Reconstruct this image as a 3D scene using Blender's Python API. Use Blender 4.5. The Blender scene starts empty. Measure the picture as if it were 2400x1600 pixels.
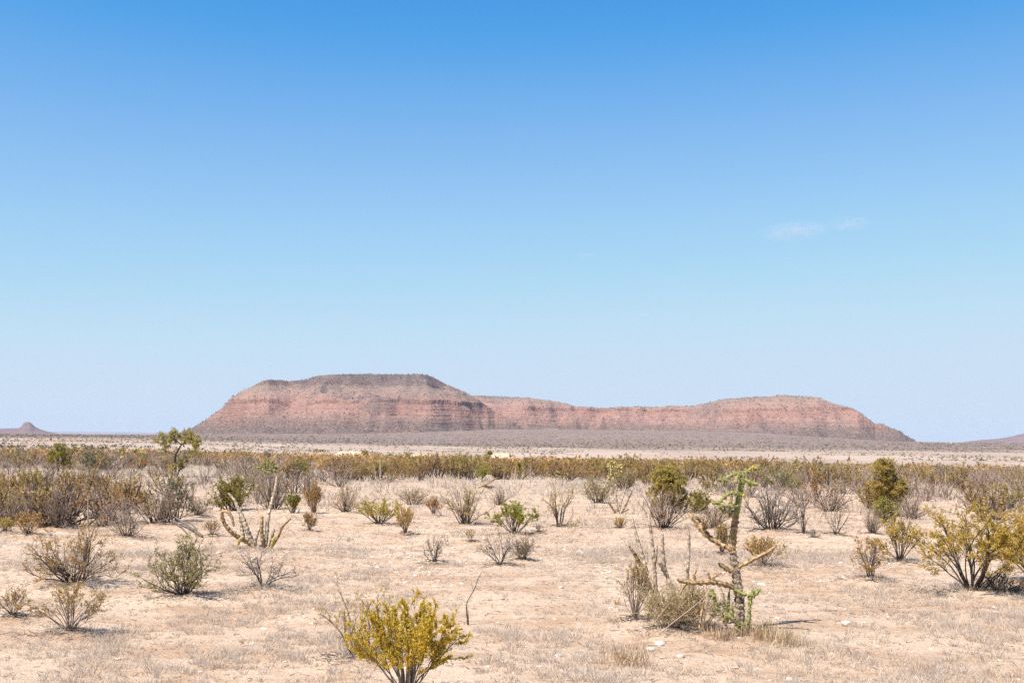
import bpy, math, random
import numpy as np
from mathutils import Vector

# ------------------------------------------------------------------ camera, sky, sun, exposure
SC = bpy.context.scene
COL = SC.collection
H_CAM = 2.3                       # eye height in metres
F = 2667.0                        # focal length in pixels of the 2400x1600 photograph (40 mm lens)
HORIZON_Y = 1025.5                # eye level at the picture's middle column
ROLL = math.radians(0.55)         # the photograph leans a little
PITCH = math.atan((HORIZON_Y - 800.0) / F)

cam_d = bpy.data.cameras.new('camera')
cam_d.lens = 40.0; cam_d.sensor_width = 36.0; cam_d.sensor_fit = 'HORIZONTAL'
cam_d.clip_start = 0.1; cam_d.clip_end = 80000.0
cam = bpy.data.objects.new('camera', cam_d); COL.objects.link(cam)
cam.location = (0, 0, H_CAM)
from mathutils import Matrix
CAM_R = (Matrix.Rotation(math.radians(90) + PITCH, 3, 'X') @ Matrix.Rotation(ROLL, 3, 'Z'))
cam.rotation_euler = CAM_R.to_euler()
SC.camera = cam
CR = np.array(CAM_R)

def ray(px, py):
    """unit-depth direction (X/Y, 1, Z/Y) through a pixel of the 2400x1600 picture"""
    v = CR @ np.array([(px - 1200.0) / F, (800.0 - py) / F, -1.0])
    return v / v[1]

SUN_EL = math.radians(56.0)
SUN_AZ = math.atan2(-0.74, -0.67)           # to the left of and behind the camera
sun_dir = Vector((math.cos(SUN_EL) * math.sin(SUN_AZ), math.cos(SUN_EL) * math.cos(SUN_AZ), math.sin(SUN_EL)))
sd = bpy.data.lights.new('sun', 'SUN'); sd.energy = 4.6; sd.angle = math.radians(0.55); sd.color = (1.0, 0.935, 0.85)
so = bpy.data.objects.new('sun', sd); COL.objects.link(so)
so.rotation_euler = (-sun_dir).to_track_quat('-Z', 'Y').to_euler(); so.location = (-30, -20, 60)

world = bpy.data.worlds.new('World'); SC.world = world; world.use_nodes = True
wt = world.node_tree; wt.nodes.clear()
wo = wt.nodes.new('ShaderNodeOutputWorld'); wb = wt.nodes.new('ShaderNodeBackground')
sky = wt.nodes.new('ShaderNodeTexSky'); sky.sky_type = 'NISHITA'; sky.sun_disc = False
sky.sun_elevation = SUN_EL; sky.sun_rotation = SUN_AZ % (2 * math.pi)
sky.altitude = 1200.0; sky.air_density = 1.0; sky.dust_density = 0.6; sky.ozone_density = 2.2
def _scale(src, k):
    n = wt.nodes.new('ShaderNodeVectorMath'); n.operation = 'SCALE'; n.inputs['Scale'].default_value = k
    wt.links.new(src, n.inputs[0]); return n.outputs[0]
SKY_K = 0.185                     # the whole sky goes through one film-like tone curve
cv = wt.nodes.new('ShaderNodeRGBCurve'); cv.mapping.use_clip = False; cv.mapping.extend = 'HORIZONTAL'
for ch, pts in enumerate(([(0, 0), (.15, .015), (.228, .075), (.268, .155), (.345, .275), (.50, .41), (.70, .53), (1, .60)],
                          [(0, 0), (.20, .16), (.37, .33), (.445, .425), (.55, .53), (.70, .645), (1, .745)],
                          [(0, 0), (.40, .55), (.67, .79), (.80, .85), (1, .905)])):
    c = cv.mapping.curves[ch]
    while len(c.points) < len(pts): c.points.new(.5, .5)
    for p, q in zip(c.points, pts): p.location = q
cv.mapping.update()
wt.links.new(_scale(sky.outputs[0], SKY_K), cv.inputs['Color'])
wt.links.new(_scale(cv.outputs[0], 1 / SKY_K), wb.inputs['Color']); wb.inputs['Strength'].default_value = 0.1007
wt.links.new(wb.outputs[0], wo.inputs['Surface'])

vs = SC.view_settings
vs.view_transform = 'Standard'; vs.look = 'None'; vs.exposure = 0.88; vs.gamma = 1.0; vs.use_curve_mapping = False
SC.cycles.max_bounces = 6; SC.cycles.transparent_max_bounces = 16; SC.cycles.volume_bounces = 0
SC.cycles.use_adaptive_sampling = False; SC.cycles.use_denoising = False; SC.cycles.denoiser = 'OPENIMAGEDENOISE'

# ------------------------------------------------------------------ helpers
RNG = np.random.default_rng(11)
def norm(v):
    return v / np.maximum(np.linalg.norm(v, axis=-1, keepdims=True), 1e-9)

def _hash(ix, iy, seed):
    n = (ix.astype(np.int64) * 374761393 + iy.astype(np.int64) * 668265263 + seed * 974634769) & 0x7fffffff
    n = ((n ^ (n >> 13)) * 1274126177) & 0x7fffffff
    return ((n ^ (n >> 16)) & 0xffff) / 65535.0
def vnoise(x, y, seed=0):
    x = np.asarray(x, float); y = np.asarray(y, float)
    ix = np.floor(x); iy = np.floor(y); fx = x - ix; fy = y - iy
    fx = fx * fx * (3 - 2 * fx); fy = fy * fy * (3 - 2 * fy)
    a = _hash(ix, iy, seed); b = _hash(ix + 1, iy, seed); c = _hash(ix, iy + 1, seed); d = _hash(ix + 1, iy + 1, seed)
    return (a * (1 - fx) + b * fx) * (1 - fy) + (c * (1 - fx) + d * fx) * fy
def fbm(x, y, seed=0, oct=4):
    s = 0; a = .5; t = 0
    for k in range(oct):
        s = s + a * vnoise(x * 2 ** k, y * 2 ** k, seed + k); t += a; a *= .5
    return s / t

class MB:
    """collects vertices and faces (numpy) and builds ONE mesh object"""
    def __init__(s): s.v = []; s.f = []; s.n = 0
    def add(s, V, Fc, m=0):
        V = np.asarray(V, float).reshape(-1, 3); Fc = np.asarray(Fc, np.int64)
        s.v.append(V); s.f.append((Fc + s.n, m)); s.n += len(V)
    def mesh(s, name, mats, smooth=False):
        me = bpy.data.meshes.new(name)
        V = np.concatenate(s.v) if s.v else np.zeros((0, 3))
        loops = []; starts = []; tot = []; mi = []; c = 0
        for Fc, m in s.f:
            if len(Fc) == 0: continue
            k = Fc.shape[1]
            loops.append(Fc.ravel()); starts.append(c + np.arange(len(Fc)) * k); tot.append(np.full(len(Fc), k)); mi.append(np.full(len(Fc), m)); c += len(Fc) * k
        me.vertices.add(len(V)); me.vertices.foreach_set('co', V.ravel())
        if loops:
            L = np.concatenate(loops); S = np.concatenate(starts)
            me.loops.add(len(L)); me.loops.foreach_set('vertex_index', L)
            me.polygons.add(len(S)); me.polygons.foreach_set('loop_start', S)
            me.polygons.foreach_set('material_index', np.concatenate(mi))
            me.polygons.foreach_set('use_smooth', np.full(len(S), smooth))
        for m in mats: me.materials.append(m)
        me.update(calc_edges=True); me.validate()
        return me
    def build(s, name, mats, parent=None, smooth=False):
        return link(name, s.mesh(name, mats if isinstance(mats, (list, tuple)) else [mats], smooth), parent)

def link(name, data, parent=None):
    o = bpy.data.objects.new(name, data); COL.objects.link(o)
    if parent is not None: o.parent = parent
    return o
def tag(o, label=None, cat=None, group=None, kind=None):
    if label: o['label'] = label
    if cat: o['category'] = cat
    if group: o['group'] = group
    if kind: o['kind'] = kind
    return o
def thing(name, loc, label, cat, group=None, rz=0.0, scale=(1, 1, 1)):
    o = link(name, None); o.location = loc; o.rotation_euler = (0, 0, rz); o.scale = scale; o.empty_display_size = .2
    return tag(o, label, cat, group)

def seg_tubes(mb, p0, p1, r0, r1, m=0, sides=3):
    p0 = np.asarray(p0, float); p1 = np.asarray(p1, float); N = len(p0)
    if N == 0: return
    r0 = np.asarray(r0, float); r1 = np.asarray(r1, float)
    d = norm(p1 - p0)
    up = np.where(np.abs(d[:, 2:3]) > .9, np.array([[1., 0, 0]]), np.array([[0, 0, 1.]]))
    a = norm(np.cross(d, up)); b = np.cross(d, a)
    ang = np.arange(sides) * 2 * np.pi / sides
    ring = a[:, None, :] * np.cos(ang)[None, :, None] + b[:, None, :] * np.sin(ang)[None, :, None]
    V = np.concatenate([p0[:, None, :] + ring * r0[:, None, None], p1[:, None, :] + ring * r1[:, None, None]], 1)
    j = np.arange(sides); q = np.stack([j, (j + 1) % sides, (j + 1) % sides + sides, j + sides], 1)
    Fc = (np.arange(N) * 2 * sides)[:, None, None] + q[None]
    mb.add(V, Fc.reshape(-1, 4), m)

def ribbons(mb, p0, p1, r0, r1, rng, m=0):
    """the finest twigs: slivers a few millimetres wide"""
    d = norm(p1 - p0); w = norm(np.cross(d, norm(rng.normal(size=d.shape))))
    V = np.stack([p0 - w * r0[:, None], p0 + w * r0[:, None], p1 + w * r1[:, None], p1 - w * r1[:, None]], 1)
    mb.add(V, np.arange(len(p0) * 4).reshape(-1, 4), m)

def leaf_quads(mb, c, dirs, length, width, rng, m=0):
    """little folded leaf blades at c, growing along dirs"""
    N = len(c)
    if N == 0: return
    d = norm(dirs); s = norm(np.cross(d, norm(rng.normal(size=(N, 3)))))
    L = np.asarray(length)[:, None] if np.ndim(length) else np.full((N, 1), length)
    W = np.asarray(width)[:, None] if np.ndim(width) else np.full((N, 1), width)
    V = np.stack([c, c + d * L * .5 + s * W * .5, c + d * L, c + d * L * .45 - s * W * .5], 1)
    mb.add(V, np.arange(N * 4).reshape(N, 4), m)

def blade_tris(mb, c, dirs, length, width, rng, m=0):
    """single-triangle grass blades"""
    N_ = len(c); d = norm(dirs); s = norm(np.cross(d, norm(rng.normal(size=(N_, 3)))))
    L = np.asarray(length)[:, None] if np.ndim(length) else np.full((N_, 1), length)
    V = np.stack([c - s * width * .5, c + s * width * .5, c + d * L], 1)
    mb.add(V, np.arange(N_ * 3).reshape(N_, 3), m)

# ------------------------------------------------------------------ materials
def mat(name):
    m = bpy.data.materials.new(name); m.use_nodes = True
    nt = m.node_tree; b = nt.nodes['Principled BSDF']; b.inputs['Roughness'].default_value = .9
    b.inputs['Specular IOR Level'].default_value = .15
    return m, nt, b
def N(nt, typ, **kw):
    n = nt.nodes.new(typ)
    for k, v in kw.items():
        if k.startswith('i_'):
            key = k[2:]
            n.inputs[int(key) if key.isdigit() else key.replace('_', ' ')].default_value = v
        else: setattr(n, k, v)
    return n
def mix(nt, fac, a, b, mode='MIX'):
    n = nt.nodes.new('ShaderNodeMix'); n.data_type = 'RGBA'; n.blend_type = mode
    for s, v in ((0, fac), (6, a), (7, b)):
        if isinstance(v, bpy.types.NodeSocket): nt.links.new(v, n.inputs[s])
        else: n.inputs[s].default_value = v if s == 0 else (*v, 1)
    return n.outputs[2]
def ramp(nt, src, stops):
    n = nt.nodes.new('ShaderNodeValToRGB'); nt.links.new(src, n.inputs[0])
    e = n.color_ramp.elements
    while len(e) < len(stops): e.new(.5)
    for k, (p, c) in enumerate(stops):
        e[k].position = p; e[k].color = (*c, 1) if isinstance(c, (tuple, list)) else (c, c, c, 1)
    return n.outputs[0]
def math_n(nt, op, a, b=None, clamp=False):
    n = nt.nodes.new('ShaderNodeMath'); n.operation = op; n.use_clamp = clamp
    for k, v in ((0, a), (1, b)):
        if v is None: continue
        if isinstance(v, bpy.types.NodeSocket): nt.links.new(v, n.inputs[k])
        else: n.inputs[k].default_value = v
    return n.outputs[0]
def noise(nt, scale, detail=4, rough=.55, coord=None, dist=0):
    n = N(nt, 'ShaderNodeTexNoise'); n.inputs['Scale'].default_value = scale; n.inputs['Detail'].default_value = detail
    n.inputs['Roughness'].default_value = rough; n.inputs['Distortion'].default_value = dist
    if coord is not None: nt.links.new(coord, n.inputs['Vector'])
    return n.outputs[0]

def leaf_mat(name, c1, c2, c3=None, trans=.35, scale=9.0, var=.25):
    """small leaves: colour drifts over the plant and from plant to plant, light passes through"""
    m, nt, b = mat(name)
    g = N(nt, 'ShaderNodeNewGeometry'); oi = N(nt, 'ShaderNodeObjectInfo')
    rp = g.outputs['Random Per Island']
    tc = N(nt, 'ShaderNodeTexCoord').outputs['Object']
    n1 = ramp(nt, noise(nt, scale, 3, .6, tc), [(.38, 0.0), (.62, 1.0)])
    col = mix(nt, n1, c1, c2)
    if c3: col = mix(nt, ramp(nt, rp, [(.62, 0.0), (.8, 1.0)]), col, c3)
    hsv = N(nt, 'ShaderNodeHueSaturation'); nt.links.new(col, hsv.inputs['Color'])
    v = math_n(nt, 'MULTIPLY_ADD', rp, .55); nt.nodes[-1].inputs[2].default_value = .72
    nt.links.new(v, hsv.inputs['Value'])
    h = math_n(nt, 'MULTIPLY_ADD', oi.outputs['Random'], .035); nt.nodes[-1].inputs[2].default_value = .4825
    nt.links.new(h, hsv.inputs['Hue'])
    nt.links.new(hsv.outputs[0], b.inputs['Base Color']); b.inputs['Roughness'].default_value = .65
    t = N(nt, 'ShaderNodeBsdfTranslucent'); nt.links.new(hsv.outputs[0], t.inputs['Color'])
    ms = N(nt, 'ShaderNodeMixShader'); ms.inputs[0].default_value = trans
    nt.links.new(b.outputs[0], ms.inputs[1]); nt.links.new(t.outputs[0], ms.inputs[2])
    nt.links.new(ms.outputs[0], nt.nodes['Material Output'].inputs['Surface'])
    return m
def wood_mat(name, c1, c2, scale=25.0, var=.3):
    m, nt, b = mat(name)
    tc = N(nt, 'ShaderNodeTexCoord').outputs['Object']; oi = N(nt, 'ShaderNodeObjectInfo')
    g = N(nt, 'ShaderNodeNewGeometry')
    col = mix(nt, ramp(nt, noise(nt, scale, 4, .65, tc), [(.35, 0.0), (.65, 1.0)]), c1, c2)
    hsv = N(nt, 'ShaderNodeHueSaturation'); nt.links.new(col, hsv.inputs['Color'])
    s = math_n(nt, 'ADD', oi.outputs['Random'], g.outputs['Random Per Island'])
    v = math_n(nt, 'MULTIPLY_ADD', s, var); nt.nodes[-1].inputs[2].default_value = 1 - var
    nt.links.new(v, hsv.inputs['Value']); nt.links.new(hsv.outputs[0], b.inputs['Base Color'])
    return m

M = {}
M['bark'] = wood_mat('dark_bark', (.05, .038, .032), (.105, .082, .07))
M['bark_grey'] = wood_mat('grey_bark', (.10, .078, .066), (.20, .165, .145))
M['twig'] = wood_mat('grey_twig', (.12, .086, .07), (.235, .18, .15), var=.35)
M['twig_mid'] = wood_mat('greybrown_twig', (.23, .158, .112), (.39, .29, .22), var=.35)
M['twig_pale'] = wood_mat('pale_twig', (.27, .195, .145), (.43, .335, .26), var=.3)
M['twig_straw'] = wood_mat('straw_twig', (.30, .22, .13), (.48, .37, .25), var=.35)
M['twig_brown'] = wood_mat('brown_twig', (.17, .11, .07), (.27, .19, .135), var=.3)
M['leaf_gold'] = leaf_mat('golden_leaf', (.68, .54, .035), (.56, .49, .05), (.70, .50, .10), .48)
M['leaf_olive'] = leaf_mat('olive_leaf', (.56, .395, .06), (.46, .36, .065), (.58, .40, .11), .42)
M['leaf_brown'] = leaf_mat('brown_leaf', (.40, .25, .065), (.34, .25, .075), (.46, .30, .11), .4)
M['leaf_orange'] = leaf_mat('orange_leaf', (.50, .29, .065), (.44, .29, .08), (.54, .36, .14), .4)
M['leaf_green'] = leaf_mat('green_leaf', (.29, .25, .045), (.21, .205, .045), (.36, .29, .06), .4)
M['leaf_bright'] = leaf_mat('bright_green_leaf', (.35, .33, .045), (.27, .28, .05), (.42, .35, .07), .4)
M['leaf_tree'] = leaf_mat('mesquite_leaf', (.48, .375, .085), (.36, .30, .08), (.55, .42, .12), .45)
M['leaf_wire'] = leaf_mat('wiry_leaf', (.30, .27, .075), (.36, .29, .10), (.42, .33, .15), .35)
M['leaf_grey'] = leaf_mat('grey_green_leaf', (.40, .325, .12), (.31, .265, .11), (.45, .36, .16), .4)
M['leaf_blue'] = leaf_mat('dusty_green_leaf', (.24, .23, .13), (.19, .19, .115), (.30, .265, .15), .4)
M['slope_scrub'] = wood_mat('slope_scrub_leaf', (.13, .10, .08), (.20, .155, .12), .02, .3)
M['slope_rock'] = wood_mat('slope_boulder', (.34, .20, .15), (.46, .31, .225), .02, .3)
M['belt_olive'] = leaf_mat('belt_olive_leaf', (.45, .305, .085), (.38, .28, .09), (.48, .325, .12), .42)
M['belt_rust'] = leaf_mat('belt_rust_leaf', (.42, .265, .09), (.37, .255, .095), (.46, .31, .14), .42)
M['belt_orange'] = leaf_mat('belt_orange_leaf', (.48, .30, .10), (.42, .29, .12), (.52, .36, .17), .42)
M['agave'] = wood_mat('agave_green', (.10, .13, .035), (.17, .19, .06), 12, .15)

def ground_material():
    m, nt, b = mat('desert_ground')
    tc = N(nt, 'ShaderNodeTexCoord').outputs['Object']
    sep = N(nt, 'ShaderNodeSeparateXYZ'); nt.links.new(tc, sep.inputs[0])
    big = noise(nt, .16, 5, .6, tc); mid = noise(nt, .9, 5, .6, tc); fine = noise(nt, 7.0, 6, .7, tc); grit = noise(nt, 38.0, 4, .75, tc)
    sand = mix(nt, ramp(nt, big, [(.36, 0.0), (.62, 1.0)]), (.545, .385, .26), (.60, .455, .33))
    sand = mix(nt, ramp(nt, mid, [(.45, 0.0), (.68, .8)]), sand, (.40, .245, .14))
    sand = mix(nt, ramp(nt, fine, [(.5, 0.0), (.75, .7)]), sand, (.60, .49, .385))
    sand = mix(nt, ramp(nt, grit, [(.34, .8), (.47, 0.0)]), sand, (.27, .17, .105))
    mw = N(nt, 'ShaderNodeMapping'); mw.inputs['Scale'].default_value = (.5, 1.7, 1); nt.links.new(tc, mw.inputs[0])
    wash = noise(nt, 1.0, 6, .7, mw.outputs[0], .8)
    sand = mix(nt, ramp(nt, wash, [(.52, 0.0), (.62, .7)]), sand, (.39, .24, .145))
    sand = mix(nt, ramp(nt, noise(nt, 21.0, 3, .8, tc), [(.66, 0.0), (.70, .8)]), sand, (.20, .135, .09))
    vo = N(nt, 'ShaderNodeTexVoronoi'); vo.inputs['Scale'].default_value = 16; nt.links.new(tc, vo.inputs['Vector'])
    pm = math_n(nt, 'MULTIPLY', ramp(nt, vo.outputs['Distance'], [(.16, 1.0), (.26, 0.0)]), ramp(nt, noise(nt, 1.7, 3, .6, tc), [(.5, 0.0), (.62, 1.0)]))
    sand = mix(nt, pm, sand, (.66, .57, .48))
    # litter of dead grass on the plain beyond the clearing
    straw = mix(nt, ramp(nt, noise(nt, 2.2, 5, .7, tc), [(.42, 0.0), (.6, 1.0)]), (.37, .27, .19), (.48, .375, .285))
    d1 = ramp(nt, math_n(nt, 'DIVIDE', sep.outputs[1], 400.0), [(.09, 0.0), (.16, .8)])
    near = mix(nt, d1, sand, straw)
    # far flat: pale sandy grassland with scattered dark scrub
    mp = N(nt, 'ShaderNodeMapping'); mp.inputs['Scale'].default_value = (.012, .0045, 1); nt.links.new(tc, mp.inputs[0])
    streak = noise(nt, 1.0, 5, .62, mp.outputs[0])
    pale = mix(nt, ramp(nt, streak, [(.40, 0.0), (.60, 1.0)]), (.33, .24, .18), (.42, .32, .245))
    pv = noise(nt, .22, 4, .75, tc)
    pale = mix(nt, ramp(nt, pv, [(.58, 0.0), (.68, .4)]), pale, (.25, .185, .145))
    fd = math_n(nt, 'DIVIDE', sep.outputs[1], 1000.0)
    far1 = mix(nt, ramp(nt, math_n(nt, 'ADD', math_n(nt, 'MULTIPLY', fd, .5), math_n(nt, 'MULTIPLY', streak, .10)), [(.17, 0.0), (.21, 1.0)]), near, pale)
    # scrub-covered slope below the mesa
    sc1 = noise(nt, .10, 5, .8, tc)
    slope = mix(nt, ramp(nt, sc1, [(.42, 0.0), (.60, 1.0)]), (.135, .097, .083), (.29, .205, .158))
    slope = mix(nt, ramp(nt, streak, [(.54, 0.0), (.72, .6)]), slope, (.29, .215, .17))
    msk = math_n(nt, 'ADD', math_n(nt, 'MULTIPLY', fd, .5), math_n(nt, 'MULTIPLY', math_n(nt, 'SUBTRACT', noise(nt, .006, 4, .6, tc), .5), .34))
    out = mix(nt, ramp(nt, msk, [(.42, 0.0), (.56, 1.0)]), far1, slope)
    nt.links.new(out, b.inputs['Base Color']); b.inputs['Roughness'].default_value = .95
    hgt = math_n(nt, 'ADD', math_n(nt, 'MULTIPLY', fine, .6), math_n(nt, 'MULTIPLY', grit, .25))
    hgt = math_n(nt, 'ADD', hgt, math_n(nt, 'MULTIPLY', pm, .15))
    bp = N(nt, 'ShaderNodeBump'); bp.inputs['Strength'].default_value = .9; bp.inputs['Distance'].default_value = .09
    nt.links.new(hgt, bp.inputs['Height']); nt.links.new(bp.outputs[0], b.inputs['Normal'])
    return m
M['ground'] = ground_material()

def rock_material(name, far=False):
    m, nt, b = mat(name)
    tc = N(nt, 'ShaderNodeTexCoord').outputs['Object']
    sep = N(nt, 'ShaderNodeSeparateXYZ'); nt.links.new(tc, sep.inputs[0])
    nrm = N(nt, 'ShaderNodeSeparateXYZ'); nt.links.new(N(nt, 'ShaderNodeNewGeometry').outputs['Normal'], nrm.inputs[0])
    wob = math_n(nt, 'MULTIPLY', math_n(nt, 'SUBTRACT', noise(nt, .008, 5, .6, tc), .5), 34.0)
    z = math_n(nt, 'ADD', sep.outputs[2], wob)
    zn = math_n(nt, 'DIVIDE', z, 150.0)
    base = ramp(nt, zn, [(.10, (.15, .11, .095)), (.22, (.24, .16, .128)), (.33, (.415, .23, .178)), (.44, (.395, .21, .16)), (.56, (.41, .245, .19)), (.68, (.31, .228, .175)), (.77, (.14, .11, .104)), (.95, (.115, .093, .09))])
    mp = N(nt, 'ShaderNodeMapping'); mp.inputs['Scale'].default_value = (.011, .011, .22); nt.links.new(tc, mp.inputs[0])
    strat = noise(nt, 1.0, 6, .72, mp.outputs[0], .5)
    patchy = ramp(nt, noise(nt, .007, 4, .6, tc), [(.40, .25), (.60, 1.0)])
    col = mix(nt, math_n(nt, 'MULTIPLY', ramp(nt, strat, [(.51, 0.0), (.62, .8)]), patchy), base, (.235, .115, .09))
    col = mix(nt, math_n(nt, 'MULTIPLY', ramp(nt, strat, [(.34, .7), (.45, 0.0)]), patchy), col, (.48, .32, .23))
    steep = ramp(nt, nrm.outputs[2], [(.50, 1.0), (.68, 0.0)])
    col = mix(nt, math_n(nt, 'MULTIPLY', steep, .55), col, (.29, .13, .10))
    spk = noise(nt, .13, 5, .95, tc)
    col = mix(nt, ramp(nt, spk, [(.48, 0.0), (.57, .55)]), col, (.20, .13, .11))
    col = mix(nt, ramp(nt, noise(nt, .19, 4, .9, tc), [(.54, 0.0), (.62, .7)]), col, (.56, .37, .27))
    gul = noise(nt, .008, 4, .6, tc)
    col = mix(nt, ramp(nt, gul, [(.53, 0.0), (.68, .55)]), col, (.175, .135, .125))
    nt.links.new(col, b.inputs['Base Color'])
    bp = N(nt, 'ShaderNodeBump'); bp.inputs['Strength'].default_value = 1.0; bp.inputs['Distance'].default_value = 5.0
    nt.links.new(math_n(nt, 'ADD', spk, strat), bp.inputs['Height']); nt.links.new(bp.outputs[0], b.inputs['Normal'])
    return m
M['mesa'] = rock_material('mesa_rock')

def simple(name, c1, c2, scale=8.0, rough=.9, bump=0.0):
    m, nt, b = mat(name); tc = N(nt, 'ShaderNodeTexCoord').outputs['Object']
    n = noise(nt, scale, 5, .65, tc); oi = N(nt, 'ShaderNodeObjectInfo')
    col = mix(nt, ramp(nt, n, [(.36, 0.0), (.64, 1.0)]), c1, c2)
    hsv = N(nt, 'ShaderNodeHueSaturation'); nt.links.new(col, hsv.inputs['Color'])
    v = math_n(nt, 'MULTIPLY_ADD', oi.outputs['Random'], .24); nt.nodes[-1].inputs[2].default_value = .86
    nt.links.new(v, hsv.inputs['Value'])
    nt.links.new(hsv.outputs[0], b.inputs['Base Color']); b.inputs['Roughness'].default_value = rough
    if bump:
        bp = N(nt, 'ShaderNodeBump'); bp.inputs['Strength'].default_value = .8; bp.inputs['Distance'].default_value = bump
        nt.links.new(n, bp.inputs['Height']); nt.links.new(bp.outputs[0], b.inputs['Normal'])
    return m
M['stone'] = simple('pale_limestone', (.58, .49, .40), (.70, .62, .53), 14, bump=.01)
M['stone_brown'] = simple('brown_stone', (.34, .26, .19), (.42, .33, .25), 14, bump=.01)
M['mound'] = simple('pale_sand_bank', (.50, .365, .245), (.56, .43, .31), .6, bump=.15)
M['hill'] = simple('scrubby_hillside', (.13, .085, .082), (.20, .13, .118), .012, bump=6)
M['ridge'] = simple('distant_ridge_rock', (.20, .17, .17), (.26, .22, .21), .002)
M['whitewall'] = simple('whitewashed_wall', (.74, .72, .68), (.80, .78, .74), .5)
M['redroof'] = simple('rust_red_base', (.30, .12, .08), (.36, .16, .11), .5)
M['darkglass'] = simple('dark_opening', (.03, .03, .035), (.05, .05, .05), .5)

def grass_material():
    m, nt, b = mat('dead_grass'); g = N(nt, 'ShaderNodeNewGeometry'); rp = g.outputs['Random Per Island']
    tc = N(nt, 'ShaderNodeTexCoord').outputs['Object']
    big = ramp(nt, noise(nt, 2.6, 3, .6, tc), [(.40, 0.0), (.60, 1.0)])
    a = mix(nt, big, (.60, .51, .435), (.66, .53, .385))
    col = mix(nt, ramp(nt, rp, [(.0, 0.0), (1.0, 1.0)]), a, (.70, .59, .47))
    col = mix(nt, ramp(nt, rp, [(.86, 0.0), (.94, .9)]), col, (.30, .22, .18))
    nt.links.new(col, b.inputs['Base Color'])
    t = N(nt, 'ShaderNodeBsdfTranslucent'); nt.links.new(col, t.inputs['Color'])
    ms = N(nt, 'ShaderNodeMixShader'); ms.inputs[0].default_value = .45
    nt.links.new(b.outputs[0], ms.inputs[1]); nt.links.new(t.outputs[0], ms.inputs[2])
    nt.links.new(ms.outputs[0], nt.nodes['Material Output'].inputs['Surface'])
    return m
M['grass'] = grass_material()
M['straw'] = leaf_mat('straw_blade', (.52, .39, .22), (.47, .37, .24), (.58, .46, .30), .3, 5)

# ------------------------------------------------------------------ terrain
TU = np.array([-.42, -.36, -.16, 0.0, .16, .375, .5])           # tangent of the bearing
TD = np.array([0., 45, 60, 80, 120, 180, 300, 450, 700, 1000, 1300, 1700, 2100, 2600, 3400, 6000, 26000])
ZL = [0, 0, .05, .1, -.4, -1.2, -1.6, -2.1, -2.2, -1.5, -.9, -.3, 0, .4, .8, 0, -6]
ZC = [0, 0, 0, -.2, -.9, -2.0, -5, -6.1, -6.4, -6.3, -5, 1, 13, 22, 24, 5, -6]
ZR = [0, 0, 0, -.4, -1.2, -2.4, -6, -5.8, -6.4, -6, -3.5, -.9, 1.2, 1.5, 0, -6, -10]
ZM = [0, 0, .02, -.1, -.6, -1.6, -3.2, -4.1, -4.6, -4.4, -3.3, 0, 6, 10, 12, 4, -6]
TZ = np.array([ZL, ZL, ZM, ZC, ZC, ZR, ZR])
HUM = np.zeros((0, 4))
def terrain(x, y):
    x = np.asarray(x, float); y = np.asarray(y, float)
    d = np.maximum(y, 0); a = np.where(y > 5, x / np.maximum(y, 5.0), x / 5.0)
    a = np.clip(a, TU[0], TU[-1])
    cols = np.stack([np.interp(np.log(d + 25), np.log(TD + 25), row) for row in TZ])
    k = np.clip(np.searchsorted(TU, a) - 1, 0, len(TU) - 2)
    t = (a - TU[k]) / (TU[k + 1] - TU[k]); t = t * t * (3 - 2 * t)
    sh = np.shape(a); kk = np.ravel(k); cc = cols.reshape(len(TU), -1); idx = np.arange(kk.size)
    z = (cc[kk, idx] * (1 - t.ravel()) + cc[kk + 1, idx] * t.ravel()).reshape(sh)
    r = np.hypot(x, y)
    z = z + (fbm(x * .28, y * .28, 3, 3) - .5) * .22 * np.clip(r / 12, 0, 1) + (fbm(x * 1.6, y * 1.6, 9, 2) - .5) * .05
    z = z + (fbm(x * .012, y * .012, 21, 3) - .5) * np.clip((r - 250) / 400, 0, 1) * 1.6
    if len(HUM):
        m = (r < 38) & (y > 0)
        if m.any():
            xm = x[m][:, None]; ym = y[m][:, None]
            w = np.exp(-((xm - HUM[:, 0]) ** 2 + (ym - HUM[:, 1]) ** 2) / HUM[:, 2] ** 2)
            z = np.array(z); z[m] += (w * HUM[:, 3]).max(1) * (.75 + .5 * fbm(x[m] * 3, y[m] * 3, 61, 2))
    return z
def gz(x, y): return float(terrain(np.array([x]), np.array([y]))[0])
def ground_at(px, py):
    """the ground point seen through a pixel"""
    v = ray(px, py); lo, hi = 4.0, 4000.0
    for n in (260, 60, 40):
        ys = np.geomspace(lo, hi, n); hit = H_CAM + v[2] * ys <= terrain(v[0] * ys, ys)
        k = int(np.argmax(hit)) if hit.any() else n - 1
        lo, hi = ys[max(k - 1, 0)], ys[k]
    y = hi; return np.array([v[0] * y, y, gz(v[0] * y, y)])
def at(px, py, y):
    v = ray(px, py); return np.array([v[0] * y, y, H_CAM + v[2] * y])

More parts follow.
